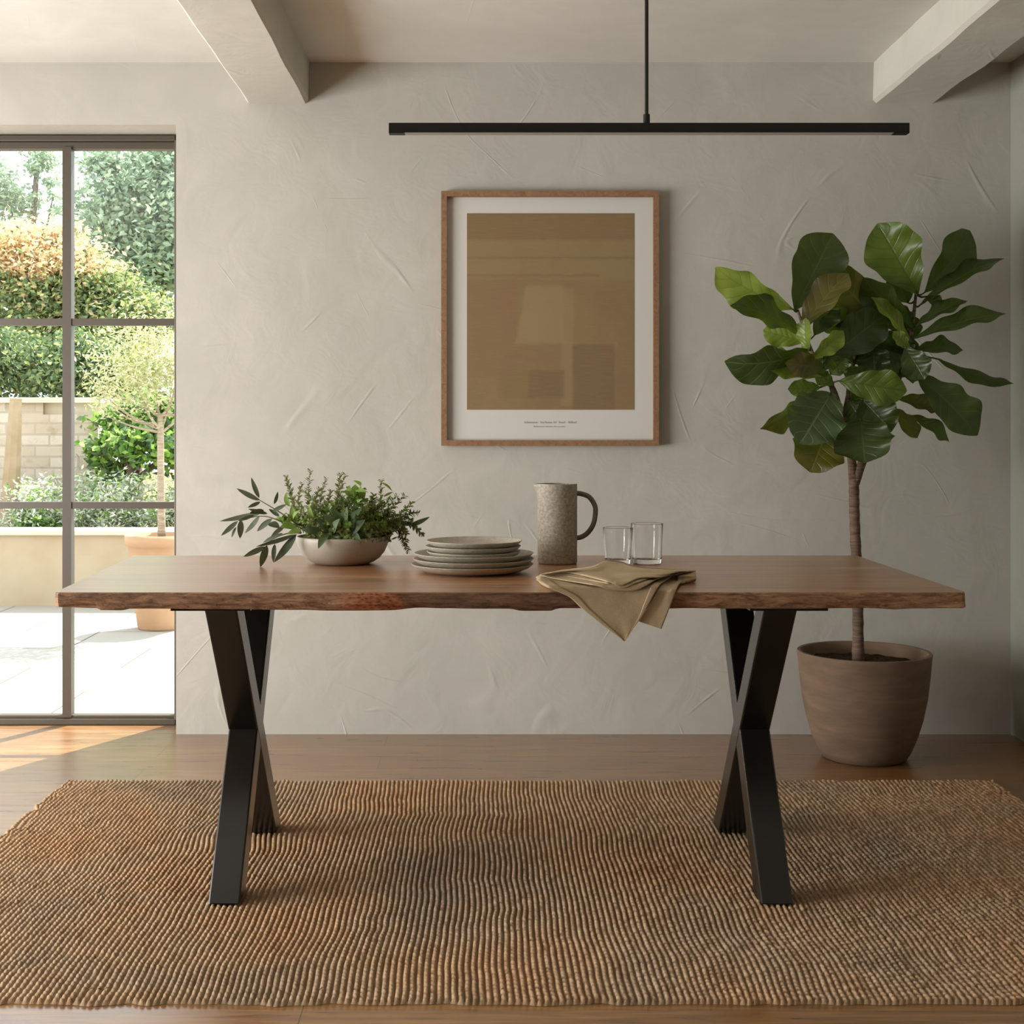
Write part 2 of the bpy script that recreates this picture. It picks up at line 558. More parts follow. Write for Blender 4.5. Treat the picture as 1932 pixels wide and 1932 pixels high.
def brick():
    b = N('pale_stone_brick')
    br = b.new('ShaderNodeTexBrick', Scale=1.0, Mortar_Size=0.008, Brick_Width=0.22, Row_Height=0.085, Color1=lin(206, 194, 176), Color2=lin(190, 174, 152), Mortar=lin(182, 170, 154))
    b.t.links.new(b.coord(rot=(math.pi / 2, 0, 0)), br.inputs['Vector'])
    nz = b.noise(b.coord(), 9, 6, 0.65)
    col = b.mix(b.math('MULTIPLY', b.rng(nz, 0.5, 0.7), 0.5), br.outputs[0], lin(150, 126, 98))
    n = b.bump(b.math('SUBTRACT', 1.0, br.outputs[1]), 0.6, 0.006)
    b.bsdf(col, 0.9, b.bump(nz, 0.3, 0.01, n), 0.1)
    return b.m


M['brick'] = brick()
M['render'] = simple('sandy_render', lin(176, 158, 132), 0.9, 0.1, 0, (30, 0.1, 0.005), 2.5, lin(186, 170, 146))
M['coping'] = simple('limestone_coping', lin(216, 206, 186), 0.85, 0.15, 0, (30, 0.1, 0.005), 4, lin(204, 192, 170))
M['terracotta'] = simple('pale_terracotta', lin(184, 146, 114), 0.85, 0.15, 0, (20, 0.08, 0.005), 5, lin(192, 158, 128))
M['timber'] = simple('weathered_timber', lin(172, 152, 124), 0.8, 0.2, 0, (30, 0.3, 0.006), 8, lin(156, 136, 108))
M['lawn'] = simple('garden_earth', lin(120, 120, 76), 0.95, 0.1, 0, (20, 0.5, 0.03), 3, lin(132, 116, 82))

# ------------------------------------------------------------------ room shell
WY = 4.931                       # back wall plane
XR, XL, YB, ZC = 1.966, -3.6, -4.2, 2.5
DX0, DX1, DZ = -2.62, -1.14, 2.269
WT = 0.26

structure('floor', box(XL - 0.3, XR + 0.3, YB - 0.3, WY + WT, -0.15, 0.0), M['floor'], 'warm brown oak board floor under the rug and table')
structure('ceiling', box(XL - 0.3, XR + 0.3, YB - 0.3, WY + WT, ZC, ZC + 0.2), M['ceiling'], 'off-white plaster ceiling between the two beams')
structure('wall_back', merge(box(DX1, XR, WY, WY + WT, 0, ZC), box(DX0, DX1, WY, WY + WT, DZ, ZC), box(XL, DX0, WY, WY + WT, 0, ZC)),
          M['plaster'], 'beige trowelled plaster wall with the picture, beside the glazed door')
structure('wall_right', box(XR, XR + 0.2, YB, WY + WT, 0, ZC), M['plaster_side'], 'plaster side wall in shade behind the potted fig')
structure('wall_front', box(XL, XR, YB - 0.2, YB, 0, ZC), M['far_wall'], 'unseen wall at the near end of the room, darkened to cut bounced light')
# left wall with a tall window opening (out of frame), daylight comes in here
LW = (1.2, 4.0, 0.1, 1.8)
structure('wall_left', merge(box(XL - 0.25, XL, YB, LW[0], 0, ZC), box(XL - 0.25, XL, LW[1], WY + WT, 0, ZC),
                             box(XL - 0.25, XL, LW[0], LW[1], 0, LW[2]), box(XL - 0.25, XL, LW[0], LW[1], LW[3], ZC)),
          M['plaster'], 'plaster side wall with the window that lights the room')
w1 = structure('window_1', merge(box(XL - 0.2, XL - 0.14, LW[0], LW[1], LW[2], LW[2] + 0.05), box(XL - 0.2, XL - 0.14, LW[0], LW[1], LW[3] - 0.05, LW[3]),
                                 *[box(XL - 0.2, XL - 0.14, y - 0.02, y + 0.02, LW[2], LW[3]) for y in (LW[0] + .02, 2.0, 3.0, LW[1] - .02)]),
               M['door_steel'], 'steel framed window in the side wall')

# beams: slightly wavering hand-plastered edges
def beam(x0, x1, zb, label, seed):
    V, Fc = [], []
    ny = 90
    ring = [(x0, ZC), (x0, zb + 0.012), (x0 + 0.012, zb), (x1 - 0.012, zb), (x1, zb + 0.012), (x1, ZC)]
    for i in range(ny + 1):
        y = YB + (WY - YB) * i / ny
        for k, (x, z) in enumerate(ring):
            dx = 0.006 * mnoise.noise(Vector((seed + k * 3.1 if k in (0, 5) else seed + (1.0 if k < 3 else 9.0), y * 3.5, 0)))
            dz = 0.005 * mnoise.noise(Vector((seed + 20 + (0 if k < 3 else 5), y * 4.0, 1.3)))
            V.append((x + dx, y, z + (dz if 0 < k < 5 else 0)))
    n = len(ring)
    for i in range(ny):
        for k in range(n - 1):
            Fc.append((i * n + k, i * n + k + 1, (i + 1) * n + k + 1, (i + 1) * n + k))
    return structure('ceiling_beam', (V, Fc), M['beam'], label)


beam(-0.876, -0.645, 2.348, 'plastered ceiling beam running toward the glazed door side', 3.0)
beam(1.4556, 1.686, 2.348, 'plastered ceiling beam above the potted fig', 11.0)

# ------------------------------------------------------------------ glazed door
DYf, DYb = 5.085, 5.135
d1 = bpy.data.objects.new('door_1', None); COL.objects.link(d1); d1.location = (-2.0, 5.11, 0)
tag(d1, 'steel framed glazed door with six panes in view, opening onto the patio', None, None, 'structure')
bars = [box(DX0, DX1, DYf, DYb, 2.242, DZ - 0.004), box(DX0, DX1, DYf + 0.012, DYb, 2.212, 2.242),
        box(DX1 - 0.043, DX1, DYf, DYb, 0, DZ - 0.004), box(DX0, DX0 + 0.05, DYf, DYb, 0, DZ - 0.004),
        box(DX0, DX1, DYf, DYb, 0.0, 0.024), box(DX0, DX1, DYf + 0.01, DYb, 0.024, 0.036)]
bevel(mesh('door_frame', merge(*bars), M['door_steel'], d1), 0.003)
mun = []
for (x0, x1) in ((-1.613, -1.579), (-2.10, -2.01)):
    mun.append(box(x0, x1, DYf + 0.004, DYb - 0.004, 0.03, 2.22))
for (z0, z1) in ((1.535, 1.561), (0.830, 0.856)):
    mun.append(box(DX0 + 0.03, DX1 - 0.03, DYf + 0.008, DYb - 0.008, z0, z1))
mesh('glazing_bars', merge(*mun), M['door_steel'], d1)
mesh('glass_panes', box(DX0 + 0.02, DX1 - 0.02, 5.112, 5.117, 0.02, 2.235), M['pane'], d1)
hnd = tube(spline([(-2.05, DYf - 0.002, 1.0), (-2.05, DYf - 0.045, 1.0), (-2.035, DYf - 0.055, 1.0), (-1.94, DYf - 0.056, 0.999), (-1.852, DYf - 0.056, 0.997)], 20), 0.0075, 12)
mesh('door_handle', merge(hnd, box(-2.075, -2.025, DYf - 0.008, DYf + 0.002, 0.9, 1.08)), M['handle'], d1, label='dark lever handle')

# ------------------------------------------------------------------ rug
RX0, RX1, RY0, RY1 = -1.335, 1.637, 2.602, 4.248


def rug():
    pw, pl = 0.0138, 0.0175
    nc, nr = int((RX1 - RX0) / pw), int((RY1 - RY0) / pl)
    sx, sy = 5, 5
    nx, ny = nc * sx + 1, nr * sy + 1
    u = np.linspace(0, nc, nx); v = np.linspace(0, nr, ny)
    U, Vv = np.meshgrid(u, v)
    rs = np.random.RandomState(5)

    def sm(nx_, ny_, k):
        a = rs.randn(k + 2, k + 2)
        xi = np.linspace(0, k, nx_); yi = np.linspace(0, k, ny_)
        x0 = xi.astype(int); y0 = yi.astype(int); fx = xi - x0; fy = yi - y0
        fx = fx * fx * (3 - 2 * fx); fy = fy * fy * (3 - 2 * fy)
        A = a[y0][:, x0]; B = a[y0][:, x0 + 1]; C = a[y0 + 1][:, x0]; D = a[y0 + 1][:, x0 + 1]
        return (A * (1 - fx) + B * fx) * (1 - fy)[:, None] + (C * (1 - fx) + D * fx) * fy[:, None]
    wx = sm(nx, ny, 9) * 0.35 + sm(nx, ny, 30) * 0.07
    wy = sm(nx, ny, 12) * 0.5 + sm(nx, ny, 60) * 0.35
    amp = 1.0 + 0.18 * sm(nx, ny, 90)
    col = np.floor(U); fx = U - col
    jit = rs.rand(nc + 1)
    ph = Vv + jit[np.clip(col.astype(int), 0, nc)] + wy * 0.4 + (fx - 0.5) * 0.5
    fy = ph - np.floor(ph)
    row = np.floor(ph)
    loop = np.sin(np.pi * fy) ** 0.6
    strand = np.sqrt(np.clip(1 - (2 * fx - 1) ** 2, 0, 1))
    rnd = np.mod(np.sin(col * 12.9898 + row * 78.233) * 43758.5453, 1.0)
    h = 0.002 + strand * (0.0036 + 0.0058 * loop * amp * (0.65 + 0.5 * rnd))
    X = RX0 + (U + wx * np.minimum(1, np.minimum(U, nc - U) / 6)) / nc * (RX1 - RX0)
    Y = RY0 + (Vv + 0) / nr * (RY1 - RY0)
    # frayed outline
    ex = 0.004 * sm(nx, ny, 70)
    X = X + ex * (np.minimum(U, nc - U) < 3); Y = Y + 0.004 * sm(nx, ny, 80) * (np.minimum(Vv, nr - Vv) < 3)
    edge = (U == 0) | (U == nc) | (Vv == 0) | (Vv == nr)
    h[edge] = 0.0
    co = np.stack([X, Y, h], -1).reshape(-1, 3)
    idx = np.arange(nx * ny).reshape(ny, nx)
    quads = np.stack([idx[:-1, :-1], idx[:-1, 1:], idx[1:, 1:], idx[1:, :-1]], -1).reshape(-1, 4)
    me = bpy.data.meshes.new('jute_rug')
    me.vertices.add(len(co)); me.vertices.foreach_set('co', co.astype(np.float32).ravel())
    me.loops.add(quads.size); me.loops.foreach_set('vertex_index', quads.astype(np.int32).ravel())
    me.polygons.add(len(quads))
    me.polygons.foreach_set('loop_start', np.arange(0, quads.size, 4, dtype=np.int32))
    me.polygons.foreach_set('use_smooth', np.ones(len(quads), dtype=bool))
    me.materials.append(M['jute']); me.update(calc_edges=True); me.validate()
    o = bpy.data.objects.new('jute_rug', me); COL.objects.link(o)
    o.location = (0, 0, 0.0005)
    tag(o, 'large braided natural jute rug lying on the wood floor under the table', 'rug')


rug()

# ------------------------------------------------------------------ table
TZ, TF, TB = 0.77, 2.93, 3.81
table = thing('dining_table', 'long reddish-brown live-edge wooden dining table on black X-shaped steel legs', 'table', (0.05, 3.37, 0.0))


def interp(x, pts):
    if x <= pts[0][0]: return pts[0][1]
    for (a, b), (c, d) in zip(pts, pts[1:]):
        if x <= c:
            t = (x - a) / (c - a); t = t * t * (3 - 2 * t)
            return b + (d - b) * t
    return pts[-1][1]


def tabletop():
    s = F / TF
    botpx = [(103, 1146), (180, 1148), (190, 1152), (232, 1152), (242, 1149), (400, 1150), (560, 1151), (640, 1153), (740, 1152), (790, 1148), (960, 1149), (985, 1153),
             (1038, 1153), (1056, 1148), (1240, 1150), (1300, 1148), (1505, 1149), (1655, 1148), (1690, 1150), (1720, 1148), (1824, 1147)]
    V, Fc, mi = [], [], []
    nx = 220
    prof = [0.0, 0.06, 0.2, 0.4, 0.6, 0.8, 0.94, 1.0]      # down the front edge
    nb = len(prof)
    rows = []
    for i in range(nx + 1):
        u = i / nx
        px = 103 + (1824 - 103) * u
        zb = CZ - (interp(px, botpx) - HY) / s
        # corners round off in plan
        xe = min(u, 1 - u) * 2.016
        rc = 0.012
        inset = rc - math.sqrt(max(0, rc * rc - max(0, rc - xe) ** 2)) if xe < rc else 0
        topd = interp(px, [(560, 0.0), (600, 0.0), (670, 0.0015), (740, 0.0), (760, 0)])
        row = []
        for k, q in enumerate(prof):
            z = TZ + (zb - TZ) * q
            bul = math.sin(math.pi * q) * 0.006
            xx = -0.946 + 2.016 * u
            nz = mnoise.noise(Vector((xx * 7, q * 2.0, 0.5))) * 0.006 + mnoise.noise(Vector((xx * 28, q * 5, 2.5))) * 0.0025
            knot = math.exp(-((px - 670) / 55) ** 2) * math.exp(-((q - 0.6) / 0.32) ** 2) * 0.013
            gouge = math.exp(-((px - 775) / 40) ** 2) * q * 0.008
            y = TF + inset + (0.0 if k == 0 else -bul * 0.6 - nz * (0.3 + q) - knot + gouge) + (0.004 if q == 0 else 0) - 0.002 + topd * (k < 2)
            if q == 1.0: y += 0.006
            row.append((y, z))
        # back edge
        for q in (1.0, 0.5, 0.0):
            z = TZ + (TZ - 0.038 - TZ) * q
            y = TB - inset + mnoise.noise(Vector((u * 12, q, 8))) * 0.005 + math.sin(math.pi * q) * 0.004
            row.append((y, z))
        rows.append((u, row))
    m = nb + 3
    for (u, row) in rows:
        for (y, z) in row:
            t = (y - TF) / (TB - TF)
            xl = -0.946 - 0.055 * t; xr = 1.07 + 0.006 * t
            V.append((xl + (xr - xl) * u, y, z))
    for i in range(nx):
        for k in range(m):
            k2 = (k + 1) % m
            Fc.append((i * m + k, i * m + k2, (i + 1) * m + k2, (i + 1) * m + k))
            mi.append(0 if k == m - 1 or k == nb - 1 else 1)
    Fc.append(tuple(range(m - 1, -1, -1))); mi.append(1)
    Fc.append(tuple(nx * m + k for k in range(m))); mi.append(1)
    return mesh('tabletop', (V, Fc), [M['wood_top'], M['wood_edge']], table, midx=mi, label='reddish-brown wooden slab with dark bark edge')


tabletop()


def prism(poly_yz, x0, x1):
    n = len(poly_yz)
    V = [(x0, y, z) for y, z in poly_yz] + [(x1, y, z) for y, z in poly_yz]
    Fc = [tuple(range(n - 1, -1, -1)), tuple(range(n, 2 * n))]
    for k in range(n):
        k2 = (k + 1) % n
        Fc.append((k, k2, n + k2, n + k))
    return V, Fc


for (x0, x1, px0, px1) in ((-0.647, -0.571, -0.70, -0.52), (0.655, 0.733, 0.60, 0.776)):
    d = 0.088
    zt, zb = 0.724, 0.0125
    a = prism([(3.07, zt), (3.07 + d, zt), (3.676 + d, zb), (3.676, zb)], x0, x1)
    c = prism([(3.63, zt), (3.63 + d, zt), (3.117 + d, zb), (3.117, zb)], x0 + 0.0008, x1 - 0.0008)
    pl = box(px0, px1, 2.972, 3.77, 0.7235, 0.7318)
    leg = mesh('leg', merge(a, c), M['steel'], table)
    bevel(leg, 0.004)
    bevel(mesh('mounting_plate', pl, M['steel'], leg), 0.001)

# ------------------------------------------------------------------ pendant lamp
LY = 3.37
ls = F / LY
lx0, lx1 = (734 - HX) / ls, (1713 - HX) / ls
lyf, lyb = LY - 0.014, LY + 0.014
lzt, lzb = CZ + (HY - 231.5) * lyf / F, CZ + (HY - 255.5) * lyb / F
lzm = lzb + 0.0016
rx = (1220 - HX) / ls
lamp = thing('pendant_lamp', 'slim black linear bar pendant hanging on a rod above the table', 'lamp', (rx, LY, lzb))
body = merge(box(lx0, lx1, lyf, lyb, lzm, lzt), box(lx0, lx0 + 0.04, lyf, lyb, lzb, lzm), box(lx1 - 0.04, lx1, lyf, lyb, lzb, lzm))
bevel(mesh('lamp_bar', body, M['lamp'], lamp), 0.0015)
mesh('diffuser', box(lx0 + 0.0402, lx1 - 0.0402, lyf + 0.001, lyb - 0.001, lzb + 0.0003, lzm - 0.0001), M['diffuser'], lamp, label='pale frosted light diffuser')
mesh('rod', tube([(rx, LY, lzt + 0.02), (rx, LY, 2.48)], 0.0048, 14), M['lamp'], lamp)
mesh('rod_joint', lathe(rx, LY, [(0.004, lzt + 0.026), (0.0085, lzt + 0.024), (0.0085, lzt), (0.004, lzt - 0.001)], 20, True), M['lamp'], lamp)
mesh('ceiling_rose', lathe(rx, LY, [(0.055, 2.475), (0.058, 2.478), (0.058, 2.4995), (0.01, 2.4998)], 32, True), M['lamp'], lamp)

# ------------------------------------------------------------------ framed picture
PY = 4.926
pic = thing('framed_print', 'brown abstract print with white mount in a thin oak frame on the plaster wall', 'picture', (0.25, PY, 0.95 + 0.16))
ps = F / 4.895
fx0, fx1 = (832.5 - HX) / ps, (1243.5 - HX) / ps
fz1, fz0 = CZ + (HY - 360) / ps, CZ + (HY - 841) / ps
fw = 0.0205
yf, yb = 4.895, PY
fr = merge(box(fx0, fx0 + fw, yf, yb, fz0, fz1), box(fx1 - fw, fx1, yf, yb, fz0, fz1), box(fx0 + fw, fx1 - fw, yf, yb, fz1 - fw, fz1), box(fx0 + fw, fx1 - fw, yf, yb, fz0, fz0 + fw))
mesh('frame', fr, M['oak'], pic)
ms = F / 4.915
mesh('mount', box(fx0 + fw, fx1 - fw, 4.915, 4.921, fz0 + fw, fz1 - fw), M['mat_board'], pic, label='white picture mount')
a0, a1 = (881 - HX) / ms, (1196.5 - HX) / ms
b1, b0 = CZ + (HY - 402.5) / ms, CZ + (HY - 773) / ms
mesh('print', box(a0, a1, 4.9138, 4.915, b0, b1), M['art'], pic, label='brown abstract print')
cap = []
rnd = random.Random(3)
for (y0, y1, words) in ((794.6, 798.4, ((989, 1014.5), (1019.5, 1026.5), (1028, 1042.5), (1044.5, 1049.5), (1054, 1066.5), (1072, 1088))), (803.4, 805.8, ((1006.5, 1028), (1029.5, 1043), (1045, 1057), (1058.5, 1068)))):
    for (wx0, wx1) in words:
        x = wx0
        first = True
        while x < wx1 - 0.8:
            w = rnd.uniform(0.9, 1.5)
            hgt = y0 if first or rnd.random() < 0.2 else y0 + (y1 - y0) * 0.35
            p, q = P(x, y1, 4.9135), P(min(x + w, wx1), hgt, 4.9135)
            cap.append(box(p.x, q.x, 4.9143, 4.915, p.z, q.z))
            x += w + 0.55; first = False
mesh('caption', merge(*cap), M['ink'], pic, label='two tiny centred lines of grey caption lettering')

# ------------------------------------------------------------------ plates
def plate_profile(r, h):
    # base -> outer wall -> rim -> inner well; closed
    return [(0.0, 0.0), (r * 0.62, 0.0), (r * 0.64, 0.0015), (r * 0.80, 0.004), (r * 0.93, h * 0.55), (r * 0.992, h - 0.002), (r, h - 0.0006), (r * 0.995, h), (r * 0.98, h - 0.0004),
            (r * 0.93, h * 0.72), (r * 0.84, 0.0085), (r * 0.74, 0.0062), (r * 0.3, 0.0055), (0.0, 0.0055)]


def plate(r, h, name, label, group):
    t = lathe(0, 0, plate_profile(r, h), 96)
    o = mesh(name, t, M['stoneware'], smooth=True)
    return tag(o, label, 'plate', group)


bx_, by_ = -0.0255, 3.362
big = plate(0.1555, 0.0225, 'dinner_plate', 'large stoneware plate at the bottom of the stack, resting on the table', 'large stoneware plates in the stack')
big.location = (bx_, by_, TZ)
for i, (dx, dy, lab) in enumerate(((0.003, -0.002, 'large stoneware plate in the middle of the three large stacked ones'), (0.004, 0.002, 'uppermost large stoneware plate, directly under the smaller plates'))):
    c = big.copy(); COL.objects.link(c)
    c.location = (bx_ + dx, by_ + dy, TZ + 0.0135 * (i + 1)); c['label'] = lab
    c.scale = (1 - 0.012 * (i + 1),) * 2 + (1,)
small = plate(0.1215, 0.0205, 'side_plate', 'lowest of the three small stoneware plates, sitting in the top large plate', 'small stoneware plates in the stack')
small.location = (bx_ + 0.004, by_, TZ + 0.0135 * 2 + 0.0065); small.scale = (0.985, 0.985, 1)
for i, (dx, lab) in enumerate(((0.002, 'middle one of the three small stoneware plates in the stack'), (0.005, 'topmost small stoneware plate of the stack, its empty well in view'))):
    c = small.copy(); COL.objects.link(c)
    c.location = (bx_ + dx, by_, TZ + 0.0335 + 0.0135 * (i + 1)); c['label'] = lab; c.scale = (1, 1, 1)

# ------------------------------------------------------------------ jug
JX, JY, JR, JH = (1051.5 - HX) * 3.58 / F, 3.58, 0.0535, 0.2155
jug = thing('jug', 'tall cylindrical speckled grey stoneware jug with a loop handle', 'jug', (JX, JY, TZ))
prof = [(0.0, 0.0), (JR - 0.006, 0.0), (JR - 0.002, 0.001), (JR, 0.005), (JR * 1.0, 0.05), (JR, 0.12), (JR, JH - 0.03), (JR, JH - 0.018), (JR, JH - 0.008), (JR, JH - 0.002), (JR - 0.001, JH), (JR - 0.004, JH), (JR - 0.005, JH - 0.003),
        (JR - 0.005, JH - 0.018), (JR - 0.005, JH - 0.04), (JR - 0.006, 0.02), (JR - 0.012, 0.009), (0, 0.008)]
V, Fc = lathe(0, 0, prof, 96)
V2 = []
for (x, y, z) in V:
    a = math.atan2(y, x); da = abs(abs(a) - math.pi)     # angle from -X
    k = max(0.0, (z - (JH - 0.036)) / 0.036)
    s = math.exp(-(da / 0.30) ** 2) * k ** 1.6
    r = math.hypot(x, y)
    if r > 0.03:
        x -= 0.0135 * s
        z -= 0.002 * s * (1 if z > JH - 0.01 else 0)
    V2.append((JX + x, JY + y, TZ + z))
mesh('jug_body', (V2, Fc), M['jug'], jug, smooth=True, sharp=50)
js = F / JY


def JP(px, py): return P(px, py, JY)


hp = spline([JP(1086, 931), JP(1096, 931.5), JP(1112, 938), JP(1122.5, 955), JP(1123, 972), JP(1119, 990), JP(1109, 1005), JP(1097, 1013), JP(1086, 1015)], 40)
hv, hf = tube(hp, [0.0068] * 41, 16)
hv = [Vector((v.x, JY + (v.y - JY) * 1.6, v.z)) for v in hv]
mesh('handle', (hv, hf), M['jug_handle'], jug, smooth=True)

# ------------------------------------------------------------------ tumblers
def tumbler(rt, rb, h, name, label):
    w = 0.0022
    pr = [(0.0, 0.0), (rb - 0.004, 0.0), (rb - 0.001, 0.0015), (rb, 0.004), (rt, h - 0.001), (rt - 0.0008, h), (rt - w + 0.0003, h), (rt - w, h - 0.001), (rb - w, 0.017), (rb - w - 0.003, 0.0135), (rb - 0.016, 0.0125), (0, 0.012)]
    o = mesh(name, lathe(0, 0, pr, 96), M['tumbler'], smooth=True, sharp=28)
    return tag(o, label, 'glass', 'clear tumblers on the table')


g1 = tumbler(0.0435, 0.0395, 0.1085, 'drinking_glass', 'taller clear glass tumbler with the whole base in view behind the napkin')
g1.location = ((1220.5 - HX) * 3.575 / F, 3.575, TZ + 0.0004)
g2 = tumbler(0.0405, 0.0345, 0.0985, 'drinking_glass', 'shorter clear glass tumbler between the jug and the taller one')
g2.location = ((1165.5 - HX) * 3.56 / F, 3.56, TZ + 0.0004)

# ------------------------------------------------------------------ napkin
def nap(px, py, lift):
    z0 = TZ + 0.002 + lift
    Y = (CZ - z0) * F / (py - HY)
    lim = TF - 0.010 - lift * 0.8
    if Y > lim: return P(px, py, Y)
    # blend round the table edge
    return P(px, py, lim)


def resample(poly, n):
    sp = spline([Vector((x, y, l)) for x, y, l in poly], n)
    return sp


def sheet(L, R, nv, nu=22, wob=0.6, seed=0, sag=None):
    A, B = resample(L, nv), resample(R, nv)
    V, Fc = [], []
    for i in range(nv + 1):
        for j in range(nu + 1):
            t = j / nu
            p = A[i].lerp(B[i], t)
            lift = p.z + wob * 0.0035 * mnoise.noise(Vector((t * 3 + seed, i / nv * 3, seed * 2.0))) * math.sin(math.pi * t)
            if sag: lift += sag * math.sin(math.pi * t)
            V.append(nap(p.x, p.y, max(0, lift)))
    for i in range(nv):
        for j in range(nu):
            a = i * (nu + 1) + j
            Fc.append((a, a + 1, a + nu + 2, a + nu + 1))
    return V, Fc


def lerp_poly(L, R, t, dl):
    return [(a[0] + (b[0] - a[0]) * t, a[1] + (b[1] - a[1]) * t, a[2] + (b[2] - a[2]) * t + dl) for a, b in zip(L, R)]


sheets = []
AL = [(1030, 1081, .016), (1017, 1087, .016), (1015, 1094, .015), (1044, 1112, .012), (1075, 1126, .010), (1100, 1149, .010), (1136, 1178, .010), (1160, 1196, .010), (1177, 1209, .010)]
AR = [(1296, 1076, .010), (1275, 1085, .010), (1256, 1094, .010), (1244, 1102, .010), (1233, 1121, .011), (1222, 1142, .011), (1211, 1162, .010), (1196, 1184, .010), (1179, 1209.5, .010)]
sheets.append(sheet(AL, AR, 48, 30, 1.0, 1))
# hems of the main fall
sheets.append(sheet(lerp_poly(AL, AR, -0.012, .0016)[2:], lerp_poly(AL, AR, 0.10, .0016)[2:], 36, 4, 0.2, 2))
sheets.append(sheet(lerp_poly(AL, AR, 0.93, .0018)[2:], lerp_poly(AL, AR, 1.01, .0018)[2:], 36, 4, 0.2, 3))
# bottom layer lying on the table at the left fold
sheets.append(sheet([(1060, 1080, .0), (1024, 1090, .0005), (1017, 1098, .001), (1030, 1107, .0008), (1050, 1113, .0005)], [(1230, 1075, .0), (1230, 1085, .0), (1230, 1094, .0), (1230, 1102, .0), (1230, 1110, .0)], 20, 16, 0.3, 4))
# rolled fold joining the two at the left
sheets.append(sheet([(1018, 1095, .001), (1013, 1092, .006), (1012, 1088, .012), (1018, 1085, .0165)], [(1050, 1112, .0006), (1042, 1111, .004), (1040, 1109, .009), (1044, 1110, .0125)], 14, 8, 0.0, 5))
# right flap behind the main fall
BL = [(1285, 1079, .004), (1262, 1092, .004), (1248, 1104, .004), (1236, 1122, .004), (1222, 1146, .004), (1204, 1172, .004)]
BR = [(1313, 1078, .009), (1306, 1088, .008), (1284, 1099, .006), (1274, 1118, .006), (1265, 1143, .006), (1248, 1187, .006)]
sheets.append(sheet(BL, BR, 36, 14, 0.8, 6))
# folded roll at the right
sheets.append(sheet([(1276, 1082, .012), (1278, 1088, .012), (1279, 1096, .007), (1282, 1101, .003)], [(1312, 1076, .016), (1313, 1083, .016), (1313.5, 1091, .010), (1312, 1096, .001)], 14, 10, 0.6, 7))
# upper folded layers
CB = [(1019, 1084, .020), (1060, 1076, .024), (1115, 1069, .022), (1142, 1058, .018), (1172, 1060, .018), (1200, 1069, .020), (1250, 1073, .020), (1312, 1077, .018)]
C1 = [(1018, 1086, .018), (1058, 1094, .018), (1120, 1104, .018), (1148, 1112, .017), (1178, 1115, .017), (1206, 1112, .017), (1244, 1091, .018), (1300, 1079, .018)]
C2 = [(1022, 1083, .021), (1066, 1088, .021), (1124, 1097, .021), (1150, 1102, .021), (1176, 1110, .020), (1200, 1100, .022), (1240, 1087, .021), (1290, 1078, .021)]
C3 = [(1040, 1080, .025), (1080, 1083, .025), (1125, 1092, .025), (1150, 1099, .025), (1173, 1105, .024), (1206, 1091, .026), (1250, 1088.5, .024), (1276, 1077, .024)]


def wrap(Bk, Fr, seed, up):
    return sheet(Bk, Fr, 48, 16, 1.1, seed, up)


sheets.append(wrap(CB, C1, 8, 0.001))
sheets.append(wrap([(a, b + 0.6, c + 0.004) for a, b, c in CB], C2, 9, 0.001))
sheets.append(wrap([(a, b + 1.2, c + 0.008) for a, b, c in CB], C3, 10, 0.002))
nk = mesh('linen_napkin', merge(*sheets), M['linen'], smooth=True, origin=(0.35, 3.0, TZ))
sd = nk.modifiers.new('thick', 'SOLIDIFY'); sd.thickness = 0.0016; sd.offset = 0
tag(nk, 'folded natural linen napkin draped over the front table edge, one corner hanging', 'napkin')

# ------------------------------------------------------------------ leaf builders
def lance_leaf(b, t, w, nrm, V, Fc, fold=0.25, curve=0.1, ns=6):
    """simple narrow leaf: base, tip, full width, facing direction"""
    b, t = Vector(b), Vector(t)
    ax = t - b; L = ax.length
    if L < 1e-6: return
    d = ax / L
    s = d.cross(Vector(nrm))
    if s.length < 1e-4: s = d.orthogonal()
    s.normalize(); n = s.cross(d).normalized()
    i0 = len(V)
    for i in range(ns + 1):
        q = i / ns
        wv = w * 0.5 * (math.sin(math.pi * min(1, q ** 0.85)) ** 0.75 if 0 < q < 1 else 0.02)
        c = b + ax * q + n * (math.sin(math.pi * q) * curve * L)
        V.append(c - s * wv + n * wv * fold); V.append(c - n * 0.0); V.append(c + s * wv + n * wv * fold)
    for i in range(ns):
        a = i0 + i * 3
        Fc.append((a, a + 1, a + 4, a + 3)); Fc.append((a + 1, a + 2, a + 5, a + 4))


# ------------------------------------------------------------------ herb bowl
BX, BY, BR_, BH = (646.5 - HX) * 3.58 / F, 3.58, 0.1245, 0.0745
hb = thing('herb_bowl', 'shallow taupe ceramic bowl overflowing with olive sprigs and green herbs', 'planted bowl', (BX, BY, TZ))
bp = [(0, 0), (0.066, 0), (0.072, 0.001), (0.085, 0.006), (0.100, 0.016), (0.113, 0.032), (0.121, 0.05), (BR_, 0.064), (BR_ - 0.0002, BH - 0.002), (BR_ - 0.002, BH), (BR_ - 0.005, BH), (BR_ - 0.007, BH - 0.004), (BR_ - 0.008, 0.05), (0.1, 0.022), (0.07, 0.01), (0, 0.009)]
mesh('bowl', [[(BX + x, BY + y, TZ + z) for x, y, z in q] if i == 0 else q for i, q in enumerate(lathe(0, 0, bp, 96))], M['bowl'], hb, smooth=True)
mesh('soil', lathe(BX, BY, [(0.0, TZ + 0.064), (0.08, TZ + 0.062), (0.1165, TZ + 0.056), (0.1165, TZ + 0.05), (0, TZ + 0.05)], 48), M['soil'], hb)


def HBp(zx, zy, dy=0.0):
    return P(400 + zx / 4.39, 860 + zy / 4.39, BY + dy)


CAMP = Vector((0, 0, CZ))


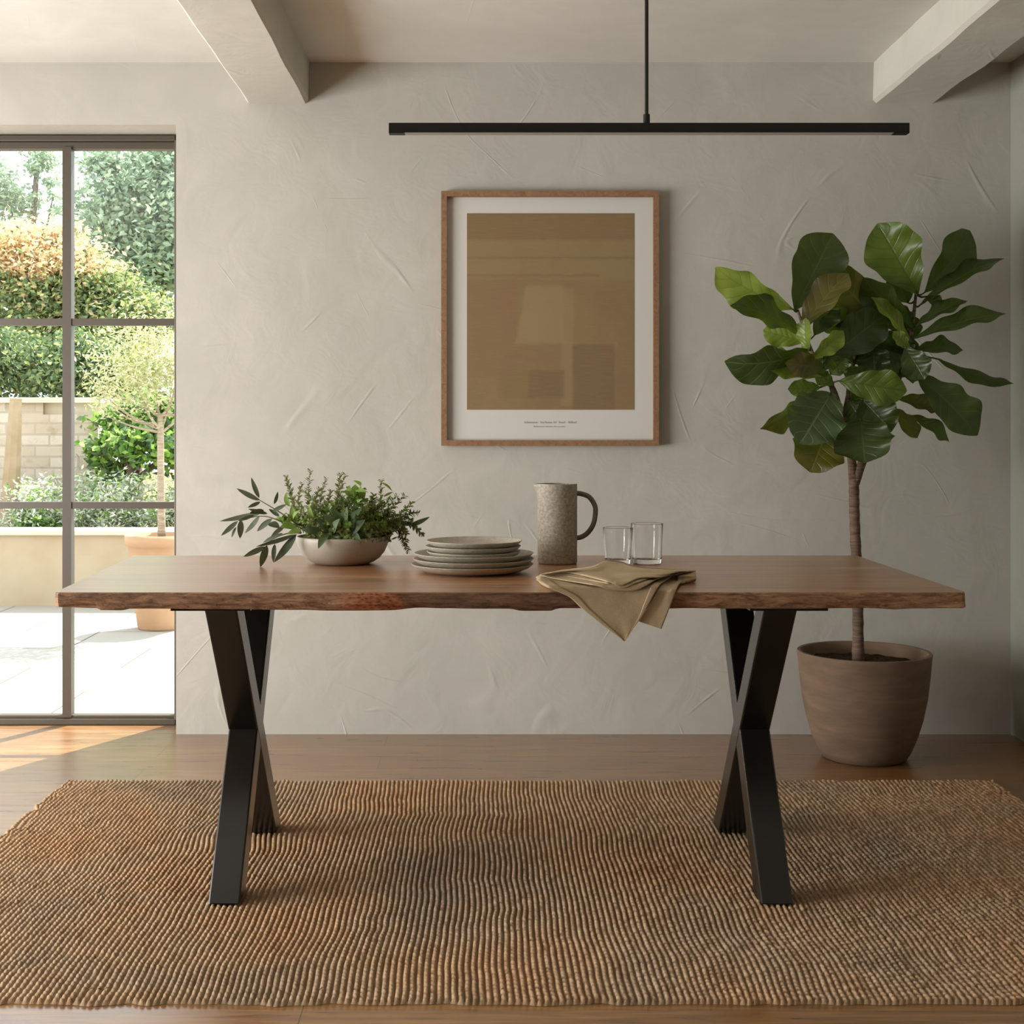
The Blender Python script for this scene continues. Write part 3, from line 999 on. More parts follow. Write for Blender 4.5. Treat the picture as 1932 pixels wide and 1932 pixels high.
def facing(p, tilt=0.6):
    v = (CAMP - Vector(p)).normalized()
    return (v + Vector((random.uniform(-1, 1), random.uniform(-0.4, 0.4), random.uniform(-0.2, 1))) * tilt).normalized()


def olive(stem, leaves, dy):
    V, Fc, mi = [], [], []
    sp = spline([HBp(x, y, d) for x, y, d in stem], 20)
    v, f = tube(sp, [0.0022 - 0.0012 * i / 20 for i in range(21)], 6)
    V += v; Fc += f; mi += [1] * len(f)
    for (x0, y0, x1, y1, w) in leaves:
        n0 = len(Fc)
        b, t = HBp(x0, y0, dy), HBp(x1, y1, dy + random.uniform(-0.03, 0.03))
        lance_leaf(b, t, w / 4.39 * BY / F * 1.15, facing(b, 0.5), V, Fc, 0.2, random.uniform(-0.08, 0.12), 8)
        mi += [0] * (len(Fc) - n0)
    return mesh('olive_sprig', (V, Fc), [M['olive_leaf'], M['stem']], hb, midx=mi, smooth=True)


olive([(760, 620, -.02), (640, 520, -.03), (500, 430, -.03), (400, 370, -.03), (380, 350, -.03)],
      [(392, 350, 325, 178, 36), (395, 370, 203, 270, 38), (400, 380, 297, 428, 34), (430, 450, 310, 475, 36), (420, 470, 62, 542, 38), (460, 480, 300, 440, 30), (560, 500, 470, 440, 30), (500, 460, 620, 400, 30)], -.03)
olive([(740, 640, -.05), (560, 540, -.06), (420, 500, -.06), (250, 525, -.06)],
      [(215, 540, 75, 662, 38), (240, 530, 232, 685, 46), (395, 500, 270, 642, 40), (200, 590, 163, 678, 22), (500, 520, 372, 626, 42), (515, 400, 546, 296, 26), (470, 560, 560, 600, 60), (350, 490, 215, 540, 26)], -.06)
olive([(740, 640, -.08), (640, 640, -.09), (520, 680, -.09), (440, 740, -.09)],
      [(700, 650, 365, 752, 34), (445, 752, 260, 836, 40), (455, 740, 400, 922, 54), (700, 650, 512, 884, 60), (520, 730, 508, 884, 34), (600, 585, 487, 672, 34), (590, 640, 420, 720, 28)], -.09)

# upright thyme / rosemary sprigs with tiny leaves
def sprig(pts, leaf, n, lw, ml, spread=0.9, name='thyme_sprig', rad=0.0013):
    V, Fc, mi = [], [], []
    sp = spline([HBp(x, y, d) for x, y, d in pts], 30)
    v, f = tube(sp, [rad * (1 - 0.6 * i / 30) for i in range(31)], 5)
    V += v; Fc += f; mi += [1] * len(f)
    for i in range(n):
        q = 0.12 + 0.88 * (i + 0.5) / n
        k = min(29, int(q * 30)); p = sp[k].lerp(sp[k + 1], q * 30 - k)
        t = (sp[k + 1] - sp[k]).normalized()
        for sgn in (0, 1):
            a = i * 2.4 + sgn * math.pi + random.uniform(-.3, .3)
            o = t.orthogonal().normalized(); o = (o * math.cos(a) + t.cross(o) * math.sin(a))
            L = leaf * (1 - 0.45 * q) * random.uniform(0.75, 1.2)
            n0 = len(Fc)
            lance_leaf(p, p + (o * spread + t * random.uniform(0.35, 0.8)).normalized() * L, lw * L, (t + Vector((0, -0.6, 0.4))), V, Fc, 0.15, 0.08, 4)
            mi += [0] * (len(Fc) - n0)
    return mesh(name, (V, Fc), [ml, M['stem']], hb, midx=mi, smooth=True)


th = [((760, 640), (660, 330), (612, 168), 0.0), ((880, 640), (800, 400), (812, 118), .01), ((830, 640), (720, 420), (745, 222), .03), ((1000, 640), (1040, 360), (1062, 150), -.01), ((1010, 640), (1030, 400), (1105, 150), .02),
      ((930, 640), (900, 380), (945, 185), .05), ((860, 650), (840, 450), (890, 270), -.03), ((960, 650), (960, 450), (985, 290), -.03), ((740, 640), (690, 450), (640, 310), .05), ((900, 640), (870, 420), (760, 290), -.01),
      ((1320, 640), (1450, 480), (1595, 330), .0), ((1380, 650), (1520, 520), (1660, 390), -.02), ((1400, 650), (1590, 500), (1710, 470), .03), ((1300, 640), (1390, 420), (1400, 200), .03), ((1250, 640), (1310, 450), (1340, 320), -.02),
      ((1350, 640), (1420, 500), (1530, 320), .05), ((1150, 640), (1130, 450), (1040, 300), .05), ((1200, 640), (1240, 460), (1250, 330), .03),
      ((1390, 640), (1570, 590), (1620, 800), -.03), ((1400, 640), (1620, 560), (1745, 662), -.01), ((1380, 650), (1540, 620), (1590, 740), .02), ((1390, 640), (1600, 520), (1690, 600), .04),
      ((1000, 650), (960, 470), (920, 340), .07), ((1100, 650), (1140, 420), (1160, 300), .07), ((820, 650), (760, 460), (700, 380), .08), ((1280, 650), (1420, 430), (1470, 350), .08)]
for i, (a, b, c, dy) in enumerate(th):
    ml = M['herb2'] if 10 <= i <= 16 and i % 2 else M['herb']
    sprig([(a[0], a[1], dy * 0.5), (b[0], b[1], dy), (c[0], c[1], dy * 1.4)], 0.021 if i < 10 or i > 21 else 0.021, 28, 0.42, ml)


def broad(name, leaves, ml, wr=0.42, curve=0.15):
    V, Fc = [], []
    for (x0, y0, x1, y1, w, dy0, dy1) in leaves:
        b, t = HBp(x0, y0, dy0), HBp(x1, y1, dy1)
        lance_leaf(b, t, w / 4.39 * BY / F, facing(b, 0.7), V, Fc, 0.3, curve, 9)
    return mesh(name, (V, Fc), ml, hb, smooth=True)


broad('sage_leaves', [(1060, 640, 910, 480, 80, -.08, -.1), (1080, 640, 1000, 430, 90, -.06, -.09), (1100, 640, 1120, 420, 90, -.07, -.08), (1130, 640, 1240, 430, 90, -.07, -.09), (1150, 650, 1270, 530, 80, -.09, -.11),
                      (960, 640, 860, 520, 80, -.08, -.1), (960, 650, 880, 770, 66, -.10, -.135), (1180, 650, 1230, 700, 50, -.1, -.132), (1260, 650, 1310, 690, 50, -.1, -.13), (1010, 640, 1060, 520, 70, -.1, -.11), (1180, 640, 1190, 480, 80, -.09, -.1),
                      (1650, 570, 1805, 505, 40, 0, -.02), (1560, 560, 1680, 570, 40, 0, -.01), (900, 620, 740, 610, 60, -.1, -.11)], M['sage'])
bl = []
for i in range(46):
    a = random.uniform(0, 6.28)
    cx, cy = random.choice(((790, 500), (700, 460), (1190, 320), (1300, 480), (1400, 540), (850, 540), (620, 560), (1230, 560)))
    x0, y0 = cx + random.uniform(-60, 60), cy + random.uniform(-40, 60)
    L = random.uniform(60, 130)
    bl.append((x0, y0, x0 + math.cos(a) * L, min(690, y0 - abs(math.sin(a)) * L * 0.9 + 20), random.uniform(24, 46), random.uniform(-.07, .05), random.uniform(-.09, .05)))
bl += [(1180, 400, 1190, 235, 90, 0, 0), (1190, 400, 1265, 262, 70, 0, .01), (640, 420, 618, 300, 50, .02, .02), (700, 560, 660, 410, 60, -.03, -.03), (850, 560, 800, 400, 50, -.05, -.05), (700, 600, 560, 590, 70, -.08, -.1), (740, 620, 620, 650, 50, -.1, -.12), (1420, 340, 1500, 300, 20, .03, .03), (1400, 220, 1492, 292, 22, .04, .04)]
broad('parsley_leaves', bl, M['herb2'])
rs_ = random.Random(12)
V, Fc, mi = [], [], []
for i in range(120):
    a = rs_.uniform(0, 2 * math.pi); q = math.sqrt(rs_.random())
    bx2, by2 = 0.07 * q * math.cos(a), 0.07 * q * math.sin(a)
    tx, ty = 0.155 * q * math.cos(a) + 0.010, 0.13 * q * math.sin(a)
    hz = 0.075 + (0.130 * (1 - q ** 2 * 0.75) + rs_.uniform(-.03, .012)) * (0.9 + 0.1 * math.cos(a))
    p0 = Vector((BX + bx2, BY + by2, TZ + 0.062)); p2 = Vector((BX + tx, BY + ty, TZ + hz))
    p1 = p0.lerp(p2, .5) + Vector((0, 0, 0.02))
    sp = spline([p0, p1, p2], 16)
    v, f = tube(sp, [0.0011 - 0.0005 * k / 16 for k in range(17)], 4)
    n0 = len(V); V += v; Fc += [tuple(k + n0 for k in g) for g in f]; mi += [2] * len(f)
    kind = 0 if rs_.random() < 0.6 else 1
    for k in range(15):
        u = 0.2 + 0.8 * (k + .5) / 15; kk = min(15, int(u * 16)); p = sp[kk]; t = (sp[kk + 1] - sp[kk]).normalized()
        for sg in (0, 1):
            an = k * 2.4 + sg * math.pi + rs_.uniform(-.3, .3); oo = t.orthogonal().normalized(); oo = oo * math.cos(an) + t.cross(oo) * math.sin(an)
            L = (0.014 if kind == 0 else 0.019) * (1 - .4 * u) * rs_.uniform(.8, 1.2)
            f0 = len(Fc)
            lance_leaf(p, p + (oo * .9 + t * .5).normalized() * L, L * (.38 if kind == 0 else .5), t + Vector((0, -.6, .4)), V, Fc, .15, .08, 4)
            mi += [kind] * (len(Fc) - f0)
o = mesh('herb_foliage', (V, Fc), [M['herb'], M['herb2'], M['stem']], hb, midx=mi, smooth=True); o['kind'] = 'stuff'
# dense low herb mass that fills the bowl
V, Fc = [], []
for i in range(2600):
    a = random.uniform(0, 2 * math.pi); r = 0.112 * math.sqrt(random.random())
    x = BX + r * math.cos(a) + 0.018; y = BY + r * math.sin(a)
    top = 0.075 + 0.055 * (1 - (r / 0.14) ** 2) + 0.02 * mnoise.noise(Vector((x * 25, y * 25, 0)))
    z = TZ + random.uniform(0.06, top)
    d = Vector((random.gauss(0, 1), random.gauss(0, 1), random.gauss(0.4, 0.8))).normalized()
    b = Vector((x, y, z)); L = random.uniform(0.010, 0.022)
    lance_leaf(b, b + d * L, L * random.uniform(0.25, 0.45), facing(b, 0.9), V, Fc, 0.2, 0.1, 3)
o = mesh('low_herb_mass', (V, Fc), M['herb'], hb, smooth=True); o['kind'] = 'stuff'

# ------------------------------------------------------------------ potted fig
FX, FY = (1630 - HX) * 4.586 / F, 4.586
fig = thing('potted_fig', 'fiddle-leaf fig tree with large glossy leaves in a brown clay pot by the wall', 'potted plant', (FX, FY, 0))
pr = [(0, 0.0), (0.132, 0.0), (0.142, 0.004), (0.158, 0.03), (0.178, 0.08), (0.196, 0.14), (0.210, 0.21), (0.2195, 0.29), (0.224, 0.345), (0.2265, 0.362), (0.2245, 0.367), (0.214, 0.367), (0.2095, 0.362), (0.206, 0.33), (0.19, 0.2), (0.15, 0.1), (0, 0.1)]
mesh('pot', lathe(FX, FY, pr, 96), M['clay_pot'], fig, smooth=True, sharp=40, label='brown tapered clay pot')
V, Fc = [], []
nr, na = 14, 48
for i in range(nr + 1):
    r = 0.2045 * i / nr
    for k in range(na):
        a = 2 * math.pi * k / na
        x, y = r * math.cos(a), r * math.sin(a)
        V.append((FX + x, FY + y, 0.325 + 0.012 * mnoise.noise(Vector((x * 22, y * 22, 3))) + 0.008 * mnoise.noise(Vector((x * 60, y * 60, 1)))))
for i in range(nr):
    for k in range(na):
        k2 = (k + 1) % na
        Fc.append((i * na + k, i * na + k2, (i + 1) * na + k2, (i + 1) * na + k))
mesh('soil', (V, Fc), M['soil'], fig, smooth=True)
tp = lambda x, y, d=0.0: P(x, y, FY + d)
trunk_pts = [tp(1619, 1256), tp(1619, 1225), tp(1618.5, 1150), tp(1617, 1080), tp(1613, 1000), tp(1611.5, 940), tp(1611, 895)]
sp = spline(trunk_pts, 50)
rad = [((23 if i < 10 else 21.0) - 2.0 * i / 50) * 0.5 * FY / F * (1 + 0.05 * math.sin(i * 1.9)) for i in range(51)]
mesh('trunk', tube(sp, rad, 16), M['bark'], fig, smooth=True)
Z6 = lambda zx, zy, d=0.0: P(1340 + zx / 3.264, 400 + zy / 3.264, FY + d)


BR_PTS = []


def branch(pts, r0, r1):
    s = spline(pts, 30)
    BR_PTS.extend(s[8:])
    return mesh('branch', tube(s, [r0 + (r1 - r0) * i / 30 for i in range(31)], 10), M['bark'], fig, smooth=True)


brL = branch([tp(1610, 905), tp(1606, 862), tp(1594, 792), tp(1582, 765), tp(1572, 735), tp(1554, 706, -.02), tp(1530, 660, -.02), tp(1505, 585, 0)], 0.0165, 0.005)
brR = branch([tp(1613, 912), tp(1627, 872, -.01), tp(1650, 820, .01), tp(1684, 740, .03), tp(1712, 672, .03), tp(1722, 610, .02), tp(1728, 555, .02)], 0.0165, 0.005)
brC = branch([tp(1592, 788), tp(1600, 750, .02), tp(1606, 700, .03), tp(1625, 640, .04), tp(1640, 600, .05)], 0.011, 0.005)


def fig_leaves(specs, parent):
    """each: base zx,zy, tip zx,zy, apparent width, material, base depth, tip depth, roll sign, curl"""
    V, Fc, mi, uv = [], [], [], []
    nu, nv = 28, 10
    def smooth_profile(pts):
        sp_ = spline([Vector((a, b, 0)) for a, b in pts], 120)
        return [(p.x, p.y) for p in sp_]
    def lookup(x, pts):
        for (a, b), (c, d) in zip(pts, pts[1:]):
            if x <= c: return b + (d - b) * max(0, (x - a)) / max(1e-6, c - a)
        return pts[-1][1]
    PB = smooth_profile([(0, 0.03), (0.05, 0.22), (0.16, 0.55), (0.34, 0.86), (0.52, 1.0), (0.68, 0.99), (0.82, 0.84), (0.92, 0.56), (0.975, 0.27), (1.0, 0.04)])
    PM = smooth_profile([(0, 0.03), (0.05, 0.16), (0.16, 0.42), (0.34, 0.70), (0.52, 0.95), (0.66, 1.0), (0.79, 0.90), (0.89, 0.63), (0.945, 0.36), (0.98, 0.15), (1.0, 0.03)])
    PF = smooth_profile([(0, 0.03), (0.05, 0.14), (0.16, 0.38), (0.34, 0.64), (0.50, 0.91), (0.62, 1.0), (0.75, 0.89), (0.86, 0.58), (0.92, 0.32), (0.96, 0.16), (1.0, 0.03)])
    for (x0, y0, x1, y1, w, m, d0, d1, roll, curl) in specs:
        b, t = Z6(x0, y0, d0), Z6(x1, y1, d1)
        ax = t - b; L = ax.length; d = ax / L
        toc = (CAMP - b).normalized()
        s = d.cross(toc).normalized(); n = s.cross(d).normalized()
        W = w * 1.12 / 3.264 * FY / F; t = b + ax * 1.04; ax = t - b; L = ax.length
        true = max(W, min(W * 1.7, 0.52 * L))
        phi = math.acos(min(1, W / true)) * (1 if roll >= 0 else -1)
        s2 = s * math.cos(phi) + n * math.sin(phi); n2 = n * math.cos(phi) - s * math.sin(phi)
        ph = random.uniform(0, 6.28); fr = random.uniform(2.2, 3.4)
        asp = w / math.hypot(x1 - x0, y1 - y0)
        prof_ = PB if asp > 0.72 else (PM if asp > 0.34 else PF)      # broad rounded leaf, or fiddle shape with a drawn-out tip
        # petiole from the nearest bit of branch into the leaf
        near = min(BR_PTS, key=lambda p: (p - b).length)
        if (near - b).length > 0.004:
            pv, pf = tube(spline([near, near.lerp(b, 0.5) + Vector((0, 0, -0.006)), b, b + d * L * 0.06], 8), [0.0034] * 4 + [0.0028] * 5, 6)
            k0 = len(V); V += pv; uv += [(0.5, 0.0)] * len(pv); Fc += [tuple(k + k0 for k in g) for g in pf]; mi += [1] * len(pf)
        i0 = len(V)
        rows = []
        for i in range(nu + 1):
            q = i / nu
            f = lookup(q, prof_)
            base = b + ax * q + n2 * (L * curl * math.sin(math.pi * q * 0.9)) - n2 * (abs(curl) * 0.9 * L * max(0, q - 0.82) * 1.6)
            for j in range(nv + 1):
                v = j / nv * 2 - 1
                hw = true * 0.5 * f * (1 + 0.06 * math.sin(q * 19 + ph + (0 if v < 0 else 1.7)))
                lift = hw * (0.26 * abs(v) ** 1.3) + true * 0.075 * (abs(v) ** 2) * math.sin(fr * 2 * math.pi * q + ph + (0 if v < 0 else 2.0)) * f
                V.append(base + s2 * (v * hw) + n2 * lift)
                uv.append((j / nv, q))
        for i in range(nu):
            for j in range(nv):
                a = i0 + i * (nv + 1) + j
                Fc.append((a, a + 1, a + nv + 2, a + nv + 1)); mi.append(m)
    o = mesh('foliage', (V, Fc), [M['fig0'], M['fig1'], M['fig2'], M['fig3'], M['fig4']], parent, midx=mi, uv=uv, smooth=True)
    return o


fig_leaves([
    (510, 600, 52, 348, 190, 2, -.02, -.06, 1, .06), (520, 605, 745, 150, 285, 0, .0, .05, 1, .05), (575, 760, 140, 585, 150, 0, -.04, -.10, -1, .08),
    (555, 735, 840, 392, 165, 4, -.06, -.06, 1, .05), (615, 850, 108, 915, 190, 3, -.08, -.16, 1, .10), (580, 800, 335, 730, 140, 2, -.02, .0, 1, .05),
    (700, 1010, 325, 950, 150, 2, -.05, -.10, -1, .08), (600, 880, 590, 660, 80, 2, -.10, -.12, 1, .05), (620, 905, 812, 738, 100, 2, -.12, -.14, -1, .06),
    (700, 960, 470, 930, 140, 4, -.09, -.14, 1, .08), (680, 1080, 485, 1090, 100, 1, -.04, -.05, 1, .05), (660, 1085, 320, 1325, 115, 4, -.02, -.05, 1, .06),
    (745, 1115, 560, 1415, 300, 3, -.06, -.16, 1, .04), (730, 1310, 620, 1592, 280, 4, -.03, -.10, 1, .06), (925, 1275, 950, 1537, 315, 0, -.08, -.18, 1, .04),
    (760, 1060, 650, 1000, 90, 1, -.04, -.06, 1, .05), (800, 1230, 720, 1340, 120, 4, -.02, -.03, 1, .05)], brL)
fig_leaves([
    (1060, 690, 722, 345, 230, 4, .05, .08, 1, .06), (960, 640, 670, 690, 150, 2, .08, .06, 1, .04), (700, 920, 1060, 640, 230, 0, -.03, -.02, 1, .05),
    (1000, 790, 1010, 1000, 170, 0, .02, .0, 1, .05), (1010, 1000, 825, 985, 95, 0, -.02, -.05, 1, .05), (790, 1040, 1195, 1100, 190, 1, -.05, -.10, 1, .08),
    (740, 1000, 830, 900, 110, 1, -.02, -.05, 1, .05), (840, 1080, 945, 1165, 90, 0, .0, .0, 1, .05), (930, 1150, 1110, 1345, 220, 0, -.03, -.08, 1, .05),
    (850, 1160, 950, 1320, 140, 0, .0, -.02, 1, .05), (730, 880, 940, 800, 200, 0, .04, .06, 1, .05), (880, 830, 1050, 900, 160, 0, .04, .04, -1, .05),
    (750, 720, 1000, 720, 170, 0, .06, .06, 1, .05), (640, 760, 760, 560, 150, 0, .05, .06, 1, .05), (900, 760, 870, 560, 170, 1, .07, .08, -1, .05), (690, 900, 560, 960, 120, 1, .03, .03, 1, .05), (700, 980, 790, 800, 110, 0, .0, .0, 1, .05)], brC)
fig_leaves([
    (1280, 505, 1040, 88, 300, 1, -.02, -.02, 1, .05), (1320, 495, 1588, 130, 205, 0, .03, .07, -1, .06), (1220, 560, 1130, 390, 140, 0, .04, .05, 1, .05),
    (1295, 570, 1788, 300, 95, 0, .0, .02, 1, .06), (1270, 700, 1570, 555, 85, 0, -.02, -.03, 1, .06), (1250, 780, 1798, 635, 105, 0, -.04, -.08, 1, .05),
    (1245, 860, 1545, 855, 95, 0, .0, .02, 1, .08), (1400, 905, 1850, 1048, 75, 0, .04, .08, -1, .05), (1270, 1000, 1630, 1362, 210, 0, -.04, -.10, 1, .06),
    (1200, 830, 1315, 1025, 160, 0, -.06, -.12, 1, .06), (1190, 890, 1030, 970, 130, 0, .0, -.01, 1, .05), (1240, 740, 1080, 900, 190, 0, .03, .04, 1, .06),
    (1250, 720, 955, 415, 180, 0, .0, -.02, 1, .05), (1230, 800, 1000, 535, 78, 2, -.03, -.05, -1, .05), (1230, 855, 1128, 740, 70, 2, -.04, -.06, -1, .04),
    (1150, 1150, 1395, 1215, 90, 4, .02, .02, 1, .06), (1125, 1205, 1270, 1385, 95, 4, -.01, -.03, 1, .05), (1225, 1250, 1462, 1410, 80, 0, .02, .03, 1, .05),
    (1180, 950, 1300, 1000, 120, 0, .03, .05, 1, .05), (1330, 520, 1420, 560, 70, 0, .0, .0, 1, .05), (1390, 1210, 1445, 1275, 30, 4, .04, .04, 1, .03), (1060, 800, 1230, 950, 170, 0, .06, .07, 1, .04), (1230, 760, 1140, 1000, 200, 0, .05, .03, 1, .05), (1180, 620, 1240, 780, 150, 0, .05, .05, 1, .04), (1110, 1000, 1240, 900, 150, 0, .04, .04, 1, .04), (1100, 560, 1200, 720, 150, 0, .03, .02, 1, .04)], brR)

# ------------------------------------------------------------------ garden
GZ = -0.05
structure('ground', box(-16, 9, 12.0, 40, -0.4, GZ - 0.03), M['lawn'], 'garden ground beyond the brick wall')
structure('patio', box(-14, 8, WY + WT, 12.2, -0.4, GZ), M['paving'], 'sunlit pale stone paving outside the glazed door')
# raised planter
planter = thing('raised_planter', 'low sandy rendered planter wall with pale coping at the patio edge', 'planter', (-4, 9.0, GZ))
PZ = P(0, 1000, 8.93).z
mesh('planter_wall', merge(box(-12, 0.5, 8.93, 9.18, GZ, PZ - 0.035), box(-12, 0.5, 10.02, 10.08, GZ, PZ - 0.1)), M['render'], planter)
bevel(mesh('coping', box(-12, 0.5, 8.90, 9.21, PZ - 0.035, PZ), M['coping'], planter), 0.008)
mesh('soil', box(-12, 0.5, 9.18, 10.02, GZ, PZ - 0.08), M['soil'], planter)
# brick garden wall
gy = 10.1
zt = P(0, 750, gy).z
xe = (185 - HX) * gy / F
gw = structure('garden_wall', merge(box(-12, xe, gy, gy + 0.45, GZ, zt - 0.13), box(-12, xe - 0.42, gy - 0.0, gy + 0.45, zt - 0.13, zt - 0.04)), M['brick'], 'pale brick garden wall seen through the glazed door')
mesh('wall_coping', box(-12, xe + 0.02, gy - 0.05, gy + 0.5, zt - 0.04, zt), M['coping'], gw)
mesh('upper_course', box(xe - 0.42, xe, gy + 0.05, gy + 0.45, zt - 0.13, zt - 0.04), M['coping'], gw)
# leaning timber post in front of the wall
pp = [P(30, 752, 9.75), P(26, 830, 9.75), P(20, 930, 9.75), P(14, 1010, 9.75)]
V, Fc = tube(spline(pp, 12), [0.045 + 0.035 * i / 12 for i in range(13)], 8)
post = mesh('garden_post', (V, Fc), M['timber'], origin=pp[-1])
tag(post, 'pale weathered timber post leaning before the brick garden wall', 'post')

# potted olive on the patio
OX, OY = (305 - HX) * 7.94 / F, 7.94
ol = thing('potted_olive_tree', 'small pale-leaved tree in a large terracotta pot on the sunny patio', 'potted tree', (OX, OY, GZ))
z1 = P(0, 1008, OY).z - GZ
op = [(0, 0), (0.135, 0), (0.14, 0.01), (0.165, z1 * 0.35), (0.19, z1 * 0.75), (0.198, z1 * 0.88), (0.214, z1 * 0.89), (0.216, z1), (0.19, z1), (0.185, z1 * 0.9), (0.15, z1 * 0.5), (0, z1 * 0.5)]
mesh('pot', lathe(OX, OY, [(r, GZ + z) for r, z in op], 64), M['terracotta'], ol, smooth=True, label='pale terracotta pot')
mesh('soil', lathe(OX, OY, [(0, GZ + z1 - 0.04), (0.187, GZ + z1 - 0.05), (0.187, GZ + z1 - 0.08), (0, GZ + z1 - .08)], 32), M['soil'], ol)
oq = lambda x, y, d=0: P(x, y, OY + d)
tk = [tube(spline([oq(305, 1012), oq(304, 930), oq(303, 850), oq(303, 780)], 20), [0.024 - 0.006 * i / 20 for i in range(21)], 10)]
rb = random.Random(4)
for (x, y, d) in ((250, 700, -.1), (200, 785, -.05), (180, 740, .1), (330, 690, 0), (370, 740, .1), (290, 640, .1), (420, 700, -.1), (235, 640, .1), (350, 620, -.1), (150, 690, 0)):
    tk.append(tube(spline([oq(303, 820 - rb.uniform(0, 40)), oq(303 + (x - 303) * .5, 810 + (y - 800) * .35, d * .5), oq(x, y, d)], 10), [0.010 - 0.0008 * i for i in range(11)], 6))
mesh('trunk', merge(*tk), M['olive_bark'], ol, smooth=True)


def crown(blobs, n, size, parent, name='foliage', mats=None, wmat=None, seed=1, aspect=0.5, shell=0.5):
    """leaf cloud: blobs are (centre, radii (x, y, z)); each leaf is a folded little blade"""
    r = random.Random(seed)
    V, Fc, mi = [], [], []
    vol = [b[1][0] * b[1][1] * b[1][2] for b in blobs]
    # sub-clusters give the crown clumps and gaps
    for (c, rad), v in zip(blobs, vol):
        k = max(20, int(n * v / sum(vol)))
        ncl = max(6, k // 45)
        cls = []
        for _ in range(ncl):
            d = Vector((r.gauss(0, 1), r.gauss(0, 1), r.gauss(0, 1))).normalized() * (shell + (1 - shell) * r.random()) if r.random() < 0.85 else Vector((0, 0, 0))
            cls.append(Vector((c[0] + d.x * rad[0], c[1] + d.y * rad[1], c[2] + d.z * rad[2])))
        cr = min(rad) * 0.33
        for i in range(k):
            q = r.choice(cls)
            p = q + Vector((r.gauss(0, cr), r.gauss(0, cr), r.gauss(0, cr * 0.7)))
            d = Vector((r.gauss(0, 1), r.gauss(0, 1), r.gauss(-0.1, 0.7))).normalized()
            L = size * r.uniform(0.7, 1.3)
            s = d.cross(Vector((r.gauss(0, 1), r.gauss(0, 1), r.gauss(0, 1)))).normalized() * (L * aspect * 0.5)
            up = d.cross(s).normalized() * (L * 0.08)
            a = len(V)
            V += [p, p + d * L * 0.5 + s + up, p + d * L, p + d * L * 0.5 - s + up]
            Fc += [(a, a + 1, a + 2, a + 3)]
            mi.append(0 if not wmat else wmat(p, r))
    o = mesh(name, (V, Fc), mats, parent, midx=mi)
    return o


crown([(oq(290, 700), (0.40, 0.38, 0.28)), (oq(240, 690), (0.26, 0.25, 0.24)), (oq(350, 690), (0.3, 0.3, 0.3)), (oq(290, 650), (0.3, 0.3, 0.22)), (oq(210, 745), (0.15, 0.2, 0.1))], 5200, 0.034, ol, mats=[M['l_cream'], M['l_lime']], wmat=lambda p, r: 0 if r.random() < 0.8 else 1, seed=2, aspect=0.35)


def tree(name, label, cat, px, Y, blobs, n, size, mats, wmat=None, seed=1, base=None, th=0.06, aspect=0.5, group=None):
    bx = (px - HX) * Y / F
    t = thing(name, label, cat, (bx, Y, GZ if base is None else base), group)
    bl = [(P(x, y, Y + d), (rx * Y / F, ry * Y / F * 1.0, rz * Y / F)) for (x, y, d, rx, ry, rz) in blobs]
    top = bl[0][0]
    z0 = GZ if base is None else base
    tr = [tube(spline([(bx, Y, z0), (bx * .7 + top.x * .3, Y, z0 * .5 + top.z * .5), top], 12), [th * (1 - 0.05 * i) for i in range(13)], 8)]
    for c, rad in bl[1:]:
        m = Vector((bx * .6 + top.x * .4, Y, z0 * .5 + top.z * .5))
        tr.append(tube(spline([m, m.lerp(c, .5) + Vector((0, 0, .05)), c], 8), [th * .5 * (1 - 0.1 * i) for i in range(9)], 6))
    mesh('trunk', merge(*tr), M['tree_bark'], t, smooth=True)
    crown(bl, n, size, t, mats=mats, wmat=wmat, seed=seed, aspect=aspect)
    return t


tree('amber_shrub_tree', 'large shrub with amber and yellow-green leaves rising behind the brick wall', 'tree', 130, 12.8,
     [(110, 535, 0, 115, 90, 85), (30, 490, 0, 80, 80, 70), (200, 560, 0, 75, 70, 55), (260, 605, -.2, 80, 70, 50), (80, 610, 0, 110, 70, 50), (120, 462, 0, 55, 50, 40)], 36000, 0.058,
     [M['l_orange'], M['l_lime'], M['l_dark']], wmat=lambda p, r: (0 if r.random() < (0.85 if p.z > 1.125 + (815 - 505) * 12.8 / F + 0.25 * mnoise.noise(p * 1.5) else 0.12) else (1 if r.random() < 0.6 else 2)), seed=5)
tree('background_tree', 'tall grey-green tree filling the upper door panes', 'tree', 250, 17.0,
     [(240, 400, 0, 90, 80, 80), (190, 300, 0, 36, 36, 40), (310, 330, .5, 90, 80, 90), (300, 480, 0, 90, 80, 80), (370, 430, 0, 90, 80, 80)], 21000, 0.10, [M['l_teal']], seed=6, th=0.15)
tree('background_tree', 'faint thin tree against the white sky at the edge of the view', 'tree', 40, 21.0,
     [(70, 310, 0, 40, 30, 36), (20, 380, 0, 50, 40, 40), (100, 370, 0, 18, 20, 50), (-40, 340, 0, 60, 50, 60)], 5000, 0.085, [M['l_teal']], seed=7, th=0.10)
tree('garden_hedge_bush', 'dark green bush showing just over the brick wall', 'bush', 70, 11.0,
     [(60, 690, 0, 100, 80, 60), (150, 690, 0, 80, 80, 60), (-40, 680, 0, 90, 80, 70), (210, 740, .2, 80, 80, 80)], 14000, 0.055, [M['l_dark'], M['l_lime']], wmat=lambda p, r: 0 if r.random() < 0.72 else 1, seed=8)
